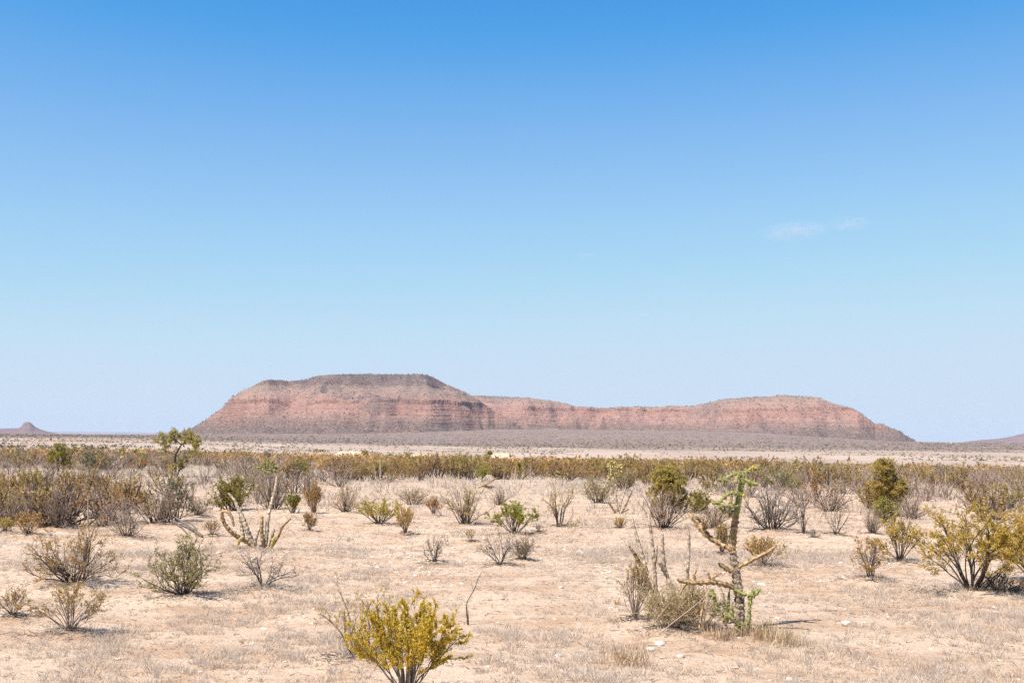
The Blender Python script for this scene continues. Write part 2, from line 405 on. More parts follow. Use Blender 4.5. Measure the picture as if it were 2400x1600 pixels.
# ------------------------------------------------------------------ bushes one can point to, front to back
B = [
 # px, py, width, height, shape, leaves, label, woods
 (952, 1640, 268, 204, 'creosote', 'gold', 'golden yellow creosote bush with a full crown on slender grey stems', ('bark_grey', 'twig')),
 (832, 1548, 190, 165, 'open', 'sparse', 'straggly half-bare bush with tiny olive leaves behind the golden creosote', ('twig', 'twig_pale')),
 (2280, 1398, 330, 186, 'umbrella', 'olive', 'big spreading olive-gold creosote with dark forked trunks beside grey dead grass', ('bark', 'twig')),
 (2420, 1372, 190, 158, 'umbrella', 'olive', 'olive creosote half hidden behind the big spreading one', ('bark', 'twig')),
 (2345, 1400, 130, 62, 'dead', None, 'low tangle of black dead twigs under the big spreading creosote', ('bark', 'bark')),
 (2040, 1362, 118, 90, 'open', 'ochre', 'dark-stemmed bush with a few ochre leaves on a little sand hummock', ('bark', 'bark_grey')),
 (2108, 1320, 112, 100, 'umbrella', 'orange', 'orange-brown creosote next to the big spreading olive creosote', ('bark', 'twig')),
 (175, 1374, 215, 128, 'dead', 'ochre', 'wide tangled grey bush with ochre leaves along one side', ('bark', 'twig')),
 (430, 1402, 165, 125, 'thorn', 'grey', 'rounded grey-green thorn bush with thick dark stems', ('bark', 'twig')),
 (618, 1386, 150, 96, 'open', None, 'leafless dark bush with low spreading arms below the dead cholla', ('bark', 'bark_grey')),
 (163, 1490, 155, 112, 'umbrella', 'ochre', 'thin pale creosote with sparse ochre leaves over grey grass', ('twig', 'twig_pale')),
 (30, 1450, 90, 58, 'umbrella', 'ochre', 'small faded creosote beside the thin pale one', ('twig', 'twig_pale')),
 (1018, 1322, 76, 60, 'open', None, 'miniature bare tree with one dark crooked trunk on open sand', ('bark', 'twig')),
 (1172, 1328, 96, 78, 'open', None, 'leggy bare shrub with zigzag stems standing apart on tiptoe', ('bark_grey', 'bark_grey')),
 (1225, 1316, 66, 48, 'thorn', 'sparse', 'small grey shrub with a few olive leaves behind the leggy bare one', ('bark', 'twig')),
 (1104, 1273, 30, 28, 'open', 'sparse', 'tiny green-tinged sprig alone on the sand', ('twig', 'twig')),
 (1262, 1251, 34, 18, 'open', None, 'low black dead twig bunch beside the bright green bush', ('bark', 'bark')),
 (1205, 1256, 108, 70, 'creosote_wide', 'bright', 'bright green topped creosote with a grey twiggy base', ('bark', 'twig')),
 (1310, 1238, 92, 98, 'open', 'sparse', 'airy open bush with curving black stems and scattered leaves', ('bark', 'twig')),
 (1090, 1232, 110, 84, 'thorn', 'sparse', 'round dense grey bush with green leaves low on one side', ('bark', 'twig')),
 (888, 1232, 108, 56, 'creosote_wide', 'olive', 'broad olive creosote with black stems and a shadow pool', ('bark', 'bark_grey')),
 (950, 1253, 50, 62, 'creosote', 'olive', 'slim upright creosote with leafy olive tips', ('twig', 'twig')),
 (724, 1247, 42, 40, 'creosote', 'brown', 'small brownish creosote seedling on bare sand', ('twig', 'twig')),
 (968, 1182, 80, 40, 'dead', 'sparse', 'low black-stemmed bush spreading flat on the sand', ('bark', 'twig')),
 (1016, 1208, 44, 37, 'creosote', 'orange', 'small orange creosote tucked beside the round dense grey bush', ('twig', 'twig')),
 (810, 1204, 72, 60, 'thorn', 'sparse', 'grey-brown bush with a black-stemmed heart', ('bark', 'twig')),
 (735, 1204, 58, 66, 'creosote', 'brown', 'vase-shaped brown creosote with bare red stems', ('twig_brown', 'twig')),
 (686, 1202, 38, 45, 'creosote', 'green', 'small dark green creosote on thin stems', ('twig', 'twig')),
 (640, 1194, 80, 88, 'dead', None, 'tall grey leafless bush behind the dead cholla', ('bark', 'twig')),
 (724, 1166, 70, 62, 'dead', None, 'hazy grey leafless bush behind the vase-shaped creosote', ('bark', 'twig')),
 (1170, 1184, 48, 38, 'dead', None, 'small grey bush behind the bright green topped one', ('bark', 'twig')),
 (541, 1197, 96, 74, 'dense', 'green', 'dark olive green bush with a deep shadowed side behind the dead cholla', ('bark', 'twig')),
 (464, 1212, 66, 42, 'dead', None, 'small grey bush between two larger grey ones and the olive green bush', ('bark', 'twig')),
 (497, 1258, 46, 34, 'creosote', 'ochre', 'small fading creosote beside the fallen branches', ('twig', 'twig_pale')),
 (381, 1230, 74, 82, 'dead', None, 'V-shaped bare grey bush with a black heart', ('bark', 'twig')),
 (297, 1263, 122, 88, 'dead', None, 'large rounded pale grey bush of fine bare twigs', ('bark_grey', 'twig_pale')),
 (290, 1206, 126, 62, 'creosote_wide', 'brown', 'rusty brown creosote rising behind the large pale grey bush', ('bark', 'twig')),
 (135, 1240, 90, 86, 'dead', None, 'bare grey bush with splayed black stems left of a dry stump', ('bark', 'twig')),
 (65, 1256, 78, 48, 'creosote_wide', 'orange', 'low spreading orange-brown creosote on sand', ('bark', 'twig')),
 (12, 1250, 50, 30, 'creosote', 'olive', 'small olive creosote at the foot of a grey thicket', ('bark', 'twig')),
 (22, 1236, 88, 74, 'dead', None, 'grey leafless thicket behind low orange-brown creosote', ('bark', 'twig')),
 (65, 1174, 94, 72, 'creosote_wide', 'brown', 'tall rusty creosote with leaning stems in the scrub', ('bark', 'twig')),
 (170, 1167, 66, 40, 'creosote_wide', 'orange', 'flat-topped golden brown creosote with a grey underside', ('bark', 'twig')),
 (238, 1160, 60, 44, 'creosote_wide', 'brown', 'golden brown creosote behind a flat-topped one', ('bark', 'twig')),
 (225, 1106, 84, 48, 'dense', 'blue', 'dusty grey-green bush standing above pale scrub', ('bark', 'twig')),
 (330, 1102, 60, 28, 'creosote_wide', 'brown', 'brown creosote beside a bent dead trunk in the scrub', ('bark', 'twig')),
 (1400, 1178, 80, 60, 'dense', 'grey', 'rounded greyish olive bush before the brown scrub belt', ('bark', 'twig')),
 (1462, 1150, 66, 52, 'thorn', 'grey', 'loose olive bush growing over a dead forked cholla', ('bark', 'twig')),
 (1556, 1244, 150, 90, 'dead', None, 'broad dark grey thicket of bare twigs under a green tree', ('bark', 'twig')),
 (1452, 1241, 30, 24, 'dense', 'olive', 'little olive tuft at the edge of the dark grey thicket', ('bark', 'twig')),
 (1672, 1242, 88, 54, 'dead', None, 'low brown-grey twiggy thicket behind the green cactus trunk', ('bark', 'twig_brown')),
 (1640, 1204, 58, 52, 'dense', 'green', 'small round green bush beside the low thicket', ('bark', 'twig')),
 (1810, 1247, 165, 100, 'dead', None, 'big sprawling dark bush of crooked bare branches', ('bark', 'bark_grey')),
 (1884, 1252, 44, 76, 'open', None, 'upright bare sapling at the end of the big sprawling dark bush', ('bark', 'bark_grey')),
 (1956, 1256, 78, 70, 'open', None, 'bare fan-shaped shrub with straight dark twigs on open sand', ('bark', 'bark_grey')),
 (1908, 1264, 30, 19, 'open', None, 'tiny bare twig tuft before the fan-shaped shrub', ('bark', 'bark_grey')),
 (1692, 1302, 46, 70, 'creosote', 'brown', 'thin brown creosote seen just behind the cactus trunk', ('bark', 'twig')),
 (1786, 1332, 100, 66, 'creosote', 'orange', 'faded orange creosote reached by a dry cactus arm', ('twig_brown', 'twig_brown')),
 (1945, 1198, 112, 62, 'dead', None, 'loose grey bare bush before pale grass', ('bark', 'twig')),
 (2045, 1253, 58, 62, 'dead', None, 'compact dark bare bush in front of the tall green tree', ('bark', 'twig')),
 (2136, 1216, 90, 54, 'dead', None, 'grey bare bush beside the tall green tree', ('bark', 'twig')),
 (2074, 1226, 56, 52, 'dense', 'green', 'dark green bush low in front of the tall green tree', ('bark', 'twig')),
 (2040, 1192, 82, 62, 'creosote_wide', 'brown', 'brown creosote leaning against the tall green tree', ('bark', 'twig')),
 (1490, 1456, 92, 130, 'umbrella', 'ochre', 'tall thin creosote with ochre leaves against the dead cactus stalks', ('twig', 'twig_pale')),
 (1556, 1482, 130, 88, 'dense', 'wire', 'low olive green shrub matted around the dead cactus stalks', ('twig_straw', 'twig_straw')),
 (1598, 1470, 120, 96, 'thorn', 'sparse', 'straw-coloured tangle of dry stems between the dead stalks and the cactus', ('twig_straw', 'twig_straw')),
 (1640, 1476, 130, 88, 'dense', 'wire', 'yellowish green wiry shrub crowding the foot of the cactus', ('twig_straw', 'twig_straw')),
]
G0 = {(q[0], q[1]): ground_at(q[0], q[1]) for q in B}
HUM = np.array([(g[0], g[1], max(.22, q[2] * g[1] / F * .42), min(.11, .045 + .03 * q[2] * g[1] / F)) for q in B for g in (G0[q[0], q[1]],) if g[1] < 34])
for g in G0.values(): g[2] = gz(g[0], g[1])

def make_ground():
    az = np.concatenate([np.radians(np.arange(-33, 33, .25)), np.radians(np.arange(33, 327, 6.0))])
    rr = np.concatenate([[.01], np.geomspace(1.0, 26000, 340)])
    A, R = np.meshgrid(az, rr); X = R * np.sin(A); Y = R * np.cos(A)
    Z = terrain(X, Y)
    nA = len(az); nR = len(rr)
    i, j = np.meshgrid(np.arange(nR - 1), np.arange(nA), indexing='ij')
    j2 = (j + 1) % nA
    q = np.stack([i * nA + j, (i + 1) * nA + j, (i + 1) * nA + j2, i * nA + j2], -1).reshape(-1, 4)[:, ::-1]
    mb = MB(); mb.add(np.stack([X, Y, Z], -1), q)
    o = mb.build('ground', M['ground'], smooth=True)
    tag(o, 'pale sandy desert plain strewn with pebbles and dead grass', 'ground', kind='structure')
make_ground()

# ------------------------------------------------------------------ mesa, butte, hills
WZ = np.linspace(-10, 200, 2101)
def _w(z):
    w = np.full_like(z, 2.2)
    w = np.where(z < 22, 4.0, w)
    for lo, hi, v in ((16, 17.5, .6), (23, 24.5, .4), (29, 32, .4), (37, 38.5, .4), (45, 48, .4), (52, 53.5, .4), (57, 60, .4), (64, 65.5, .4), (70, 78, .28), (87, 88.5, .5), (95, 96.5, .5), (104, 106, .5), (111, 114, .5)):
        w = np.where((z >= lo) & (z < hi), v, w)
    return np.where((z >= 80) & (z < 108), 2.9, w)
WC = np.concatenate([[0], np.cumsum(_w(WZ[:-1]) * (WZ[1] - WZ[0]))])
def mesa_block(sil, depth, X, Y, foot_z, plateau, seed, bulge, strength):
    P = np.array([ray(*p) for p in sil]); a = P[:, 0]; hc_k = H_CAM + P[:, 2] * depth
    A = X / Y
    hc = np.interp(A, a, hc_k, left=-40, right=-40)
    hc = hc + (fbm(X * .02, Y * 0, seed + 3, 4) - .5) * 3.0 * (hc > 5)
    gull = np.abs(fbm(X * .0065, Y * .004, seed, 4) - .5) * 2
    gull2 = np.abs(fbm(X * .024, Y * .010, seed + 5, 3) - .5) * 2
    dc = depth + bulge(A) + gull * 120 + gull2 * 7
    wz0 = np.interp(foot_z, WZ, WC); wzc = np.interp(np.maximum(hc, foot_z), WZ, WC)
    front = wzc - np.maximum(dc - Y, 0)
    back = wzc - np.maximum(Y - dc - plateau, 0) * 1.5
    w = np.minimum(front, back)
    lay = (fbm(X * .009, Y * .006, seed + 9, 4) - .5) * 13
    z = np.interp(w, WC, WZ, left=-60)
    zb = np.interp(np.clip(w + lay * 2.0 * (w < wzc - 8), 0, None), WC, WZ, left=-60)
    tot = np.maximum(wzc - wz0, 1.0)
    smooth = foot_z + (np.maximum(hc, foot_z) - foot_z) * np.clip((w - wz0) / tot, 0, 1) ** 1.12
    mk = np.clip((fbm(X * .011 + 3, Y * .006, seed + 13, 4) - .36) / .16, 0, 1) * strength
    z = np.minimum(zb * mk + smooth * (1 - mk), np.maximum(hc, -40))
    z = np.where(w <= wz0, -40 + 0 * z, z)
    return z
S1 = [(415, 1019), (440, 1009), (480, 985), (520, 957), (532, 942), (546, 929), (575, 912), (620, 893), (632, 891), (680, 893), (720, 886), (742, 877), (850, 875), (1000, 874), (1012, 878), (1050, 897), (1090, 917), (1122, 934), (1155, 958), (1190, 982), (1225, 1003), (1260, 1019)]
S2 = [(1010, 924), (1080, 925), (1110, 926), (1170, 929), (1230, 931), (1280, 936), (1310, 941), (1345, 952), (1440, 955), (1500, 952), (1620, 953), (1650, 948), (1690, 940), (1705, 937), (1780, 934), (1840, 933), (1915, 938), (1945, 950), (1990, 962), (2015, 972), (2040, 990), (2050, 997), (2065, 997), (2085, 1006), (2105, 1013), (2125, 1024), (2150, 1037)]
def make_mesa():
    a0 = ray(380, 1000)[0]; a1 = ray(2190, 1030)[0]
    A = np.linspace(a0, a1, 780); D = np.concatenate([np.linspace(1950, 3050, 330), np.linspace(3060, 4100, 40)])
    AA, DD = np.meshgrid(A, D); X = AA * DD; Y = DD
    T = terrain(X, Y)
    h1 = mesa_block(S1, 2450, X, Y, 2.0, 380, 40, lambda a: 900 * np.abs(a + .16) ** 1.6, 1.0)
    h2 = mesa_block(S2, 2850, X, Y, 2.0, 420, 60, lambda a: -330 * np.clip((a - .13) / .2, 0, 1), np.interp(X / Y, [0, .08, .16, .3], [1, .9, .45, .6]))
    Hh = np.maximum(h1, h2)
    rough = (fbm(X * .028, Y * .022, 77, 4) - .5) * 7.5 + (fbm(X * .12, Y * .10, 78, 3) - .5) * 3.2
    Hh = Hh + rough * np.clip(Hh / 20, 0, 1) * np.clip(1 - (Hh - 118) / 20, .35, 1)
    Z = np.where(Hh > T - 1, Hh, T - 6)
    nD, nA = AA.shape
    i, j = np.meshgrid(np.arange(nD - 1), np.arange(nA - 1), indexing='ij')
    q = np.stack([i * nA + j, i * nA + j + 1, (i + 1) * nA + j + 1, (i + 1) * nA + j], -1).reshape(-1, 4)
    low = (Hh <= T - 1).ravel(); keep = ~(low[q].all(1))
    mb = MB(); mb.add(np.stack([X, Y, Z], -1), q[keep])
    # scrub and boulders scattered over the slopes
    rg = np.random.default_rng(8); sl = ~low
    pick = rg.choice(np.where(sl & (Y.ravel() < 3000))[0], 9000); P = np.stack([X, Y, Z], -1).reshape(-1, 3)[pick] + rg.normal(size=(9000, 3)) * [1.5, 1.5, 0]
    keepc = rg.random(9000) < np.clip((fbm(P[:, 0] * .012, P[:, 2] * .05, 3, 3) - .35) / .2, .15, 1); P = P[keepc]; n = len(P)
    sm = MB(); sz = rg.uniform(1.2, 3.2, n)
    for q in range(3):
        leaf_quads(sm, P + rg.normal(size=(n, 3)) * .5 - [0, .8, 0], norm(rg.normal(size=(n, 3)) * .7 + [0, -.2, .8]), sz, sz * .7, rg, 0)
    pick = rg.choice(np.where(sl & (Y.ravel() < 3000))[0], 5000); P = np.stack([X, Y, Z], -1).reshape(-1, 3)[pick] + rg.normal(size=(5000, 3)) * [1.5, 1.5, 0]; sz = rg.uniform(1.0, 3.0, 5000)
    leaf_quads(sm, P - [0, .8, .5], norm(rg.normal(size=(5000, 3)) * .5 + [0, -.2, .8]), sz, sz * .9, rg, 1)
    tag(sm.build('slope_scrub', [M['slope_scrub'], M['slope_rock']]), 'dark scrub and pale boulders dotted over the slopes of the mesa', 'scrub', kind='stuff')
    o = mb.build('mesa', M['mesa'], smooth=False)
    tag(o, 'long flat-topped reddish mesa with banded cliffs rising from the plain', 'mesa', kind='structure')
make_mesa()

def ridge_obj(name, sil, depth, back, fade_z, material, label, seed, rough):
    P = np.array([ray(*p) for p in sil])
    A = np.linspace(P[0, 0], P[-1, 0], 160); t = np.linspace(0, 1, 34)
    hc = np.interp(A, P[:, 0], H_CAM + P[:, 2] * depth)
    AA, TT = np.meshgrid(A, t)
    prof = np.where(TT < .5, np.sin(np.clip(TT * 2, 0, 1) * np.pi / 2) ** 1.3, np.cos((TT - .5) * np.pi) ** .8)
    Y = depth + (TT - .5) * 2 * back
    X = AA * Y
    Z = fade_z + (hc[None, :] - fade_z) * np.clip(prof, 0, 1) + (fbm(X * rough[0], Y * rough[0], seed, 4) - .5) * rough[1] * np.clip(prof * 1.2 - .1, 0, 1)
    nT, nA = AA.shape
    i, j = np.meshgrid(np.arange(nT - 1), np.arange(nA - 1), indexing='ij')
    q = np.stack([i * nA + j, i * nA + j + 1, (i + 1) * nA + j + 1, (i + 1) * nA + j], -1).reshape(-1, 4)
    mb = MB(); mb.add(np.stack([X, Y, Z], -1), q)
    tag(mb.build(name, material), label, name, kind='structure')
ridge_obj('butte', [(-260, 1016), (-150, 1005), (0, 1004), (40, 1003), (50, 1000), (54, 993), (58, 989), (70, 989), (76, 994), (82, 1000), (95, 1006), (110, 1010), (128, 1014), (150, 1018)], 5200, 420, -6, M['hill'],
          'small purple butte with a rounded cap far beyond the plain', 5, (.01, 2.5))
ridge_obj('hill', [(2235, 1042), (2262, 1035), (2300, 1031), (2340, 1028), (2370, 1023), (2400, 1016), (2480, 1003), (2620, 990), (2800, 1000), (3000, 1043)], 5600, 700, -14, M['hill'],
          'smooth purple hillside rising beyond the low white building', 6, (.006, 10))
ridge_obj('distant_ridge', [(-300, 1012), (0, 1009), (120, 1010), (200, 1011), (300, 1012), (380, 1014), (520, 1018), (700, 1024)], 19000, 1500, -20, M['ridge'],
          'faint blue ridge along the horizon between the butte and the mesa', 7, (.0006, 20))

# pale sand banks behind the scrub belt
def mound(cx, top_y, half_px, depth, label, seed):
    c = at(cx, top_y, depth); hw = half_px * depth / F; z0 = gz(c[0], depth) - .4
    n = 40; u = np.linspace(-1, 1, n); U, V = np.meshgrid(u, u)
    r = np.sqrt(U ** 2 + V ** 2)
    prof = np.clip(1 - r ** 2.4, 0, 1)
    Z = z0 + (c[2] - z0) * prof ** .8 * (1 + (fbm(U * 3 + 7, V * 3, seed, 4) - .5) * .45)
    X = c[0] + U * hw; Y = depth + V * hw * .7 + 2
    i, j = np.meshgrid(np.arange(n - 1), np.arange(n - 1), indexing='ij')
    q = np.stack([i * n + j, i * n + j + 1, (i + 1) * n + j + 1, (i + 1) * n + j], -1).reshape(-1, 4)
    mb = MB(); mb.add(np.stack([X, Y, Z], -1), q)
    tag(mb.build('sand_bank', M['mound'], smooth=True), label, 'sand bank', kind='structure')
mound(820, 1057, 62, 235, 'bare pale sand bank humped behind the scrub belt', 1)
mound(1178, 1064, 50, 235, 'low pale sand bank with green bushes at its end', 2)
mound(1000, 1066, 190, 245, 'long low sand bank linking the two humps', 3)

# ------------------------------------------------------------------ far buildings
def box(mb, x0, x1, y0, y1, z0, z1, m=0):
    V = np.array([[x, y, z] for z in (z0, z1) for y in (y0, y1) for x in (x0, x1)])
    mb.add(V, [[0, 2, 3, 1], [4, 5, 7, 6], [0, 1, 5, 4], [2, 6, 7, 3], [0, 4, 6, 2], [1, 3, 7, 5]], m)
def building(px, py, w_px, h_px, depth, label, cat, two=True):
    c = at(px, py, depth); w = w_px * depth / F / 2; h = h_px * depth / F
    t = thing('farm_building', (c[0], c[1], c[2]), label, cat)
    mb = MB(); box(mb, -w, w, -3, 3, h * .35, h * .86); mb.build('wall', M['whitewall'], t)
    mb = MB(); box(mb, -w - .4, w + .4, -3.4, 3.4, h * .86 + .003, h); mb.build('roof', M['whitewall'], t)
    mb = MB(); box(mb, -w - .2, w + .2, -3.2, 3.2, -2.0, h * .35 - .003); mb.build('plinth', M['redroof'], t)
    for k in (-.5, .1, .6):
        mb = MB(); box(mb, w * k - .6, w * k + .6, -3.06, -2.9, h * .40, h * .7); mb.build('window', M['darkglass'], t)
building(2236, 1040, 17, 5.2, 1900, 'long white farm building with a red base on the far rise', 'building')
building(2213, 1040, 7, 3.6, 1930, 'small white shed beside the long farm building on the far rise', 'shed')
building(50, 1019, 5, 2.6, 2600, 'tiny white house in the scrub below the small butte', 'house')

# ------------------------------------------------------------------ plant generators
def grow(rng, base, d, length, nseg, r0, r1, wander, lift):
    D = np.asarray(d, float) + np.cumsum(rng.normal(size=(nseg, 3)) * wander + np.array([0, 0, lift]), 0)
    D /= np.sqrt((D * D).sum(1, keepdims=True)) / (length / nseg)
    pts = np.empty((nseg + 1, 3)); pts[0] = base; np.cumsum(D, 0, out=D); pts[1:] = D + pts[0]
    return pts, np.linspace(r0, r1, nseg + 1)

def shrub_data(seed, stems=14, tilt=(.1, .8), spread=.12, wander=.16, lift=.02, kids=(6, 5), klen=(.5, .45), kang=.75,
               r=.016, first=.25, leaves=0, leaf_from=.45, leaf_len=.03, leaf_w=.014, seg=(8, 6, 4), trunk=0.0, top_bias=0.0, per_tip=1, wpct=94, zpct=98.5, slen=(.82, 1.06)):
    rng = np.random.default_rng(seed)
    segs = []; tips = []
    def put(pts, rad, lvl):
        segs.append((pts[:-1], pts[1:], rad[:-1], rad[1:], lvl))
    def rec(pts, rad, L, lvl):
        if lvl > len(kids): return
        n = kids[lvl - 1]
        for k in range(n):
            t = first + (1 - first) * (k + rng.random()) / n if lvl == 1 else .15 + .85 * (k + rng.random()) / n
            i = min(int(t * (len(pts) - 1)), len(pts) - 2)
            p = pts[i] + (pts[i + 1] - pts[i]) * rng.random(); d = norm(pts[i + 1] - pts[i])
            dd = norm(d * math.cos(kang) + norm(rng.normal(size=3)) * math.sin(kang) * rng.uniform(.6, 1.3))
            if dd[2] < -.15: dd[2] *= -.4
            l = L * klen[lvl - 1] * rng.uniform(.5, 1.15) * (1 - .35 * t)
            kp, kr = grow(rng, p, dd, l, seg[lvl], rad[i] * .62, rad[i] * .25, wander * 1.3, lift)
            put(kp, kr, lvl); 
            if lvl == len(kids): tips.append(kp)
            rec(kp, kr, l, lvl + 1)
    for s in range(stems):
        az = 2 * math.pi * (s + rng.random()) / stems
        tl = rng.uniform(*tilt)
        d = np.array([math.cos(az) * math.sin(tl), math.sin(az) * math.sin(tl), math.cos(tl)])
        base = np.array([math.cos(az), math.sin(az), 0]) * spread * rng.random() + np.array([0, 0, -.03])
        L = rng.uniform(*slen)
        rr = r * rng.uniform(.6, 1.2)
        p, ra = grow(rng, base, d, L, seg[0], rr, rr * .35, wander, lift)
        put(p, ra, 0); tips.append(p[len(p) // 2:])
        rec(p, ra, L, 1)
    lv = None
    if leaves:
        P0 = np.concatenate([t[:-1] for t in tips]); P1 = np.concatenate([t[1:] for t in tips])
        zz = P1[:, 2]; zmax = np.percentile(zz, 97)
        rad = np.hypot(P1[:, 0], P1[:, 1]); rmax = np.percentile(rad, 95)
        score = np.maximum(zz / zmax, .55 * rad / rmax + .25)
        clump = fbm(P1[:, 0] * 4 / rmax, P1[:, 2] * 4 / zmax + P1[:, 1] * 3 / rmax, seed, 2)
        w = np.clip((score - leaf_from) / .25, 0, 1) * np.clip((clump - .28) / .2, .3, 1); w = w / w.sum()
        idx = rng.choice(len(P0), leaves, p=w); t = rng.random((leaves, 1))
        c = P0[idx] * (1 - t) + P1[idx] * t + rng.normal(size=(leaves, 3)) * .008
        d = norm(norm(P1[idx] - P0[idx]) + rng.normal(size=(leaves, 3)) * .6 + np.array([0, 0, .25]))
        lv = (c, d, leaf_len * rng.uniform(.6, 1.3, leaves), leaf_w * rng.uniform(.6, 1.3, leaves))
    # normalise: height 1, width 1
    allp = np.concatenate([s[1] for s in segs])
    zs = 1 / np.percentile(allp[:, 2], zpct); wx = 1 / (np.percentile(np.hypot(allp[:, 0], allp[:, 1]), wpct) * 2)
    return segs, lv, wx, zs, rng
def shrub_mesh(data, W, Hh, mats, rscale=1.0, split=True):
    """branches mesh and foliage mesh at real size; W, Hh in metres"""
    segs, lv, wx, zs, rng = data
    S = np.array([wx * W, wx * W, zs * Hh]); g = (W + Hh) / 2
    mb = MB(); top = max(q[4] for q in segs)
    for lvl in range(top + 1):
        sel = [q for q in segs if q[4] == lvl]
        p0, p1, r0, r1 = (np.concatenate([q[c] for q in sel]) for c in range(4))
        r0 = np.maximum(r0 * g * rscale, .0021); r1 = np.maximum(r1 * g * rscale, .0016)
        if lvl < 2: seg_tubes(mb, p0 * S, p1 * S, r0, r1, 0 if lvl == 0 else 1)
        else: ribbons(mb, p0 * S, p1 * S, r0, r1, rng, 1)
    br = mb
    lf = None
    if lv is not None:
        lf = MB() if split else mb
        leaf_quads(lf, lv[0] * S, lv[1], lv[2], lv[3], rng, 0 if split else 2)
    return br, lf

PRES = {
 'creosote':   dict(wpct=97.5, zpct=99.4, stems=30, tilt=(.03, .86), spread=.12, wander=.09, lift=.012, kids=(7, 5), klen=(.45, .42), kang=.5, r=.010, first=.34, seg=(8, 5, 3)),
 'creosote_wide': dict(wpct=96.5, zpct=99.2, stems=20, tilt=(.08, 1.0), spread=.12, wander=.11, lift=.045, kids=(8, 6), klen=(.42, .42), kang=.6, r=.013, first=.32, seg=(9, 5, 3)),
 'umbrella': dict(zpct=99.2, stems=20, tilt=(.08, .98), spread=.10, wander=.10, lift=-.004, kids=(9, 6), klen=(.40, .45), kang=.62, r=.013, first=.42, seg=(9, 5, 3), wpct=95),
 'dead':       dict(stems=28, tilt=(.05, 1.3), spread=.22, wander=.20, lift=.05, kids=(7, 6), klen=(.50, .45), kang=.85, r=.012, first=.15, seg=(9, 6, 4)),
 'open':       dict(stems=9, tilt=(.1, 1.05), spread=.08, wander=.22, lift=.04, kids=(7, 6), klen=(.52, .45), kang=.8, r=.015, first=.22, seg=(9, 6, 4)),
 'thorn':      dict(stems=26, tilt=(.05, 1.25), spread=.18, wander=.18, lift=.04, kids=(8, 6), klen=(.46, .42), kang=.8, r=.012, first=.18, seg=(9, 6, 4)),
 'dense':      dict(stems=24, tilt=(.05, 1.1), spread=.26, wander=.16, lift=.03, kids=(8, 6), klen=(.5, .45), kang=.8, r=.010, first=.2, seg=(7, 5, 3)),
}
LEAFSET = {  # leaf material, leaves per square metre of silhouette, start of leaves, leaf length, width
 'gold': ('leaf_gold', 36000, .14, .020, .0115), 'olive': ('leaf_olive', 9000, .34, .026, .014), 'brown': ('leaf_brown', 8500, .36, .028, .015),
 'orange': ('leaf_orange', 6500, .38, .028, .015), 'green': ('leaf_green', 16000, .10, .034, .018), 'bright': ('leaf_bright', 9500, .46, .030, .016),
 'wire': ('leaf_wire', 7000, .06, .030, .008), 'grey': ('leaf_grey', 7500, .20, .026, .013), 'sparse': ('leaf_olive', 2600, .30, .020, .010), 'blue': ('leaf_blue', 12000, .2, .036, .019), 'ochre': ('leaf_orange', 3800, .46, .025, .0125),
}
def shrub_at(px, py, w_px, h_px, preset, leafset, label, name=None, cat='bush', group=None, woods=('bark', 'twig'), seed=None, kidcut=None, rscale=1.0, dens=1.0):
    g = G0[px, py] if (px, py) in G0 else ground_at(px, py); k = g[1] / F; W = w_px * k; Hh = h_px * k
    seed = seed if seed is not None else int(px * 7 + py * 13)
    kw = dict(PRES[preset])
    size = max(W, Hh)
    if g[1] > 24: kw['seg'] = (6, 4, 2)
    elif preset in ('dead', 'thorn', 'open', 'dense', 'creosote_wide', 'umbrella') and size > .5:
        kw['kids'] = (kw['kids'][0], kw['kids'][1] - 1, 3); kw['klen'] = (*kw['klen'], .5); kw['seg'] = (9, 5, 3, 2)
    ls = LEAFSET.get(leafset)
    if ls:
        far = max(1.0, g[1] / 16.0)
        n = int(np.clip(ls[1] * W * Hh * dens / far ** 1.4, 160, 36000))
        kw.update(leaves=n, leaf_from=ls[2], leaf_len=ls[3] * far ** .7, leaf_w=ls[4] * far ** .7)
    br, lf = shrub_mesh(shrub_data(seed, **kw), W, Hh, None, rscale * max(1.0, g[1] / 22.0) ** .5)
    t = thing(name or ('creosote_bush' if preset.startswith(('creosote', 'umbrella')) else 'thorn_bush'), g, label, cat, group)
    if g[1] > 24 and woods[1] == 'twig': woods = (woods[0], 'twig_mid')
    br.build('branches', [M[woods[0]], M[woods[1]]], t)
    if lf: lf.build('foliage', [M[ls[0]]], t)
    return t

# ------------------------------------------------------------------ bushes one can point to, front to back
LOC = []
for i, (px, py, w, h, ps, ls, lab, wd) in enumerate(B):
    shrub_at(px, py, w, h, ps, ls, lab, woods=wd, dens=1.0)
    g = G0[px, py]; LOC.append((g[0], g[1], w * g[1] / F / 2))

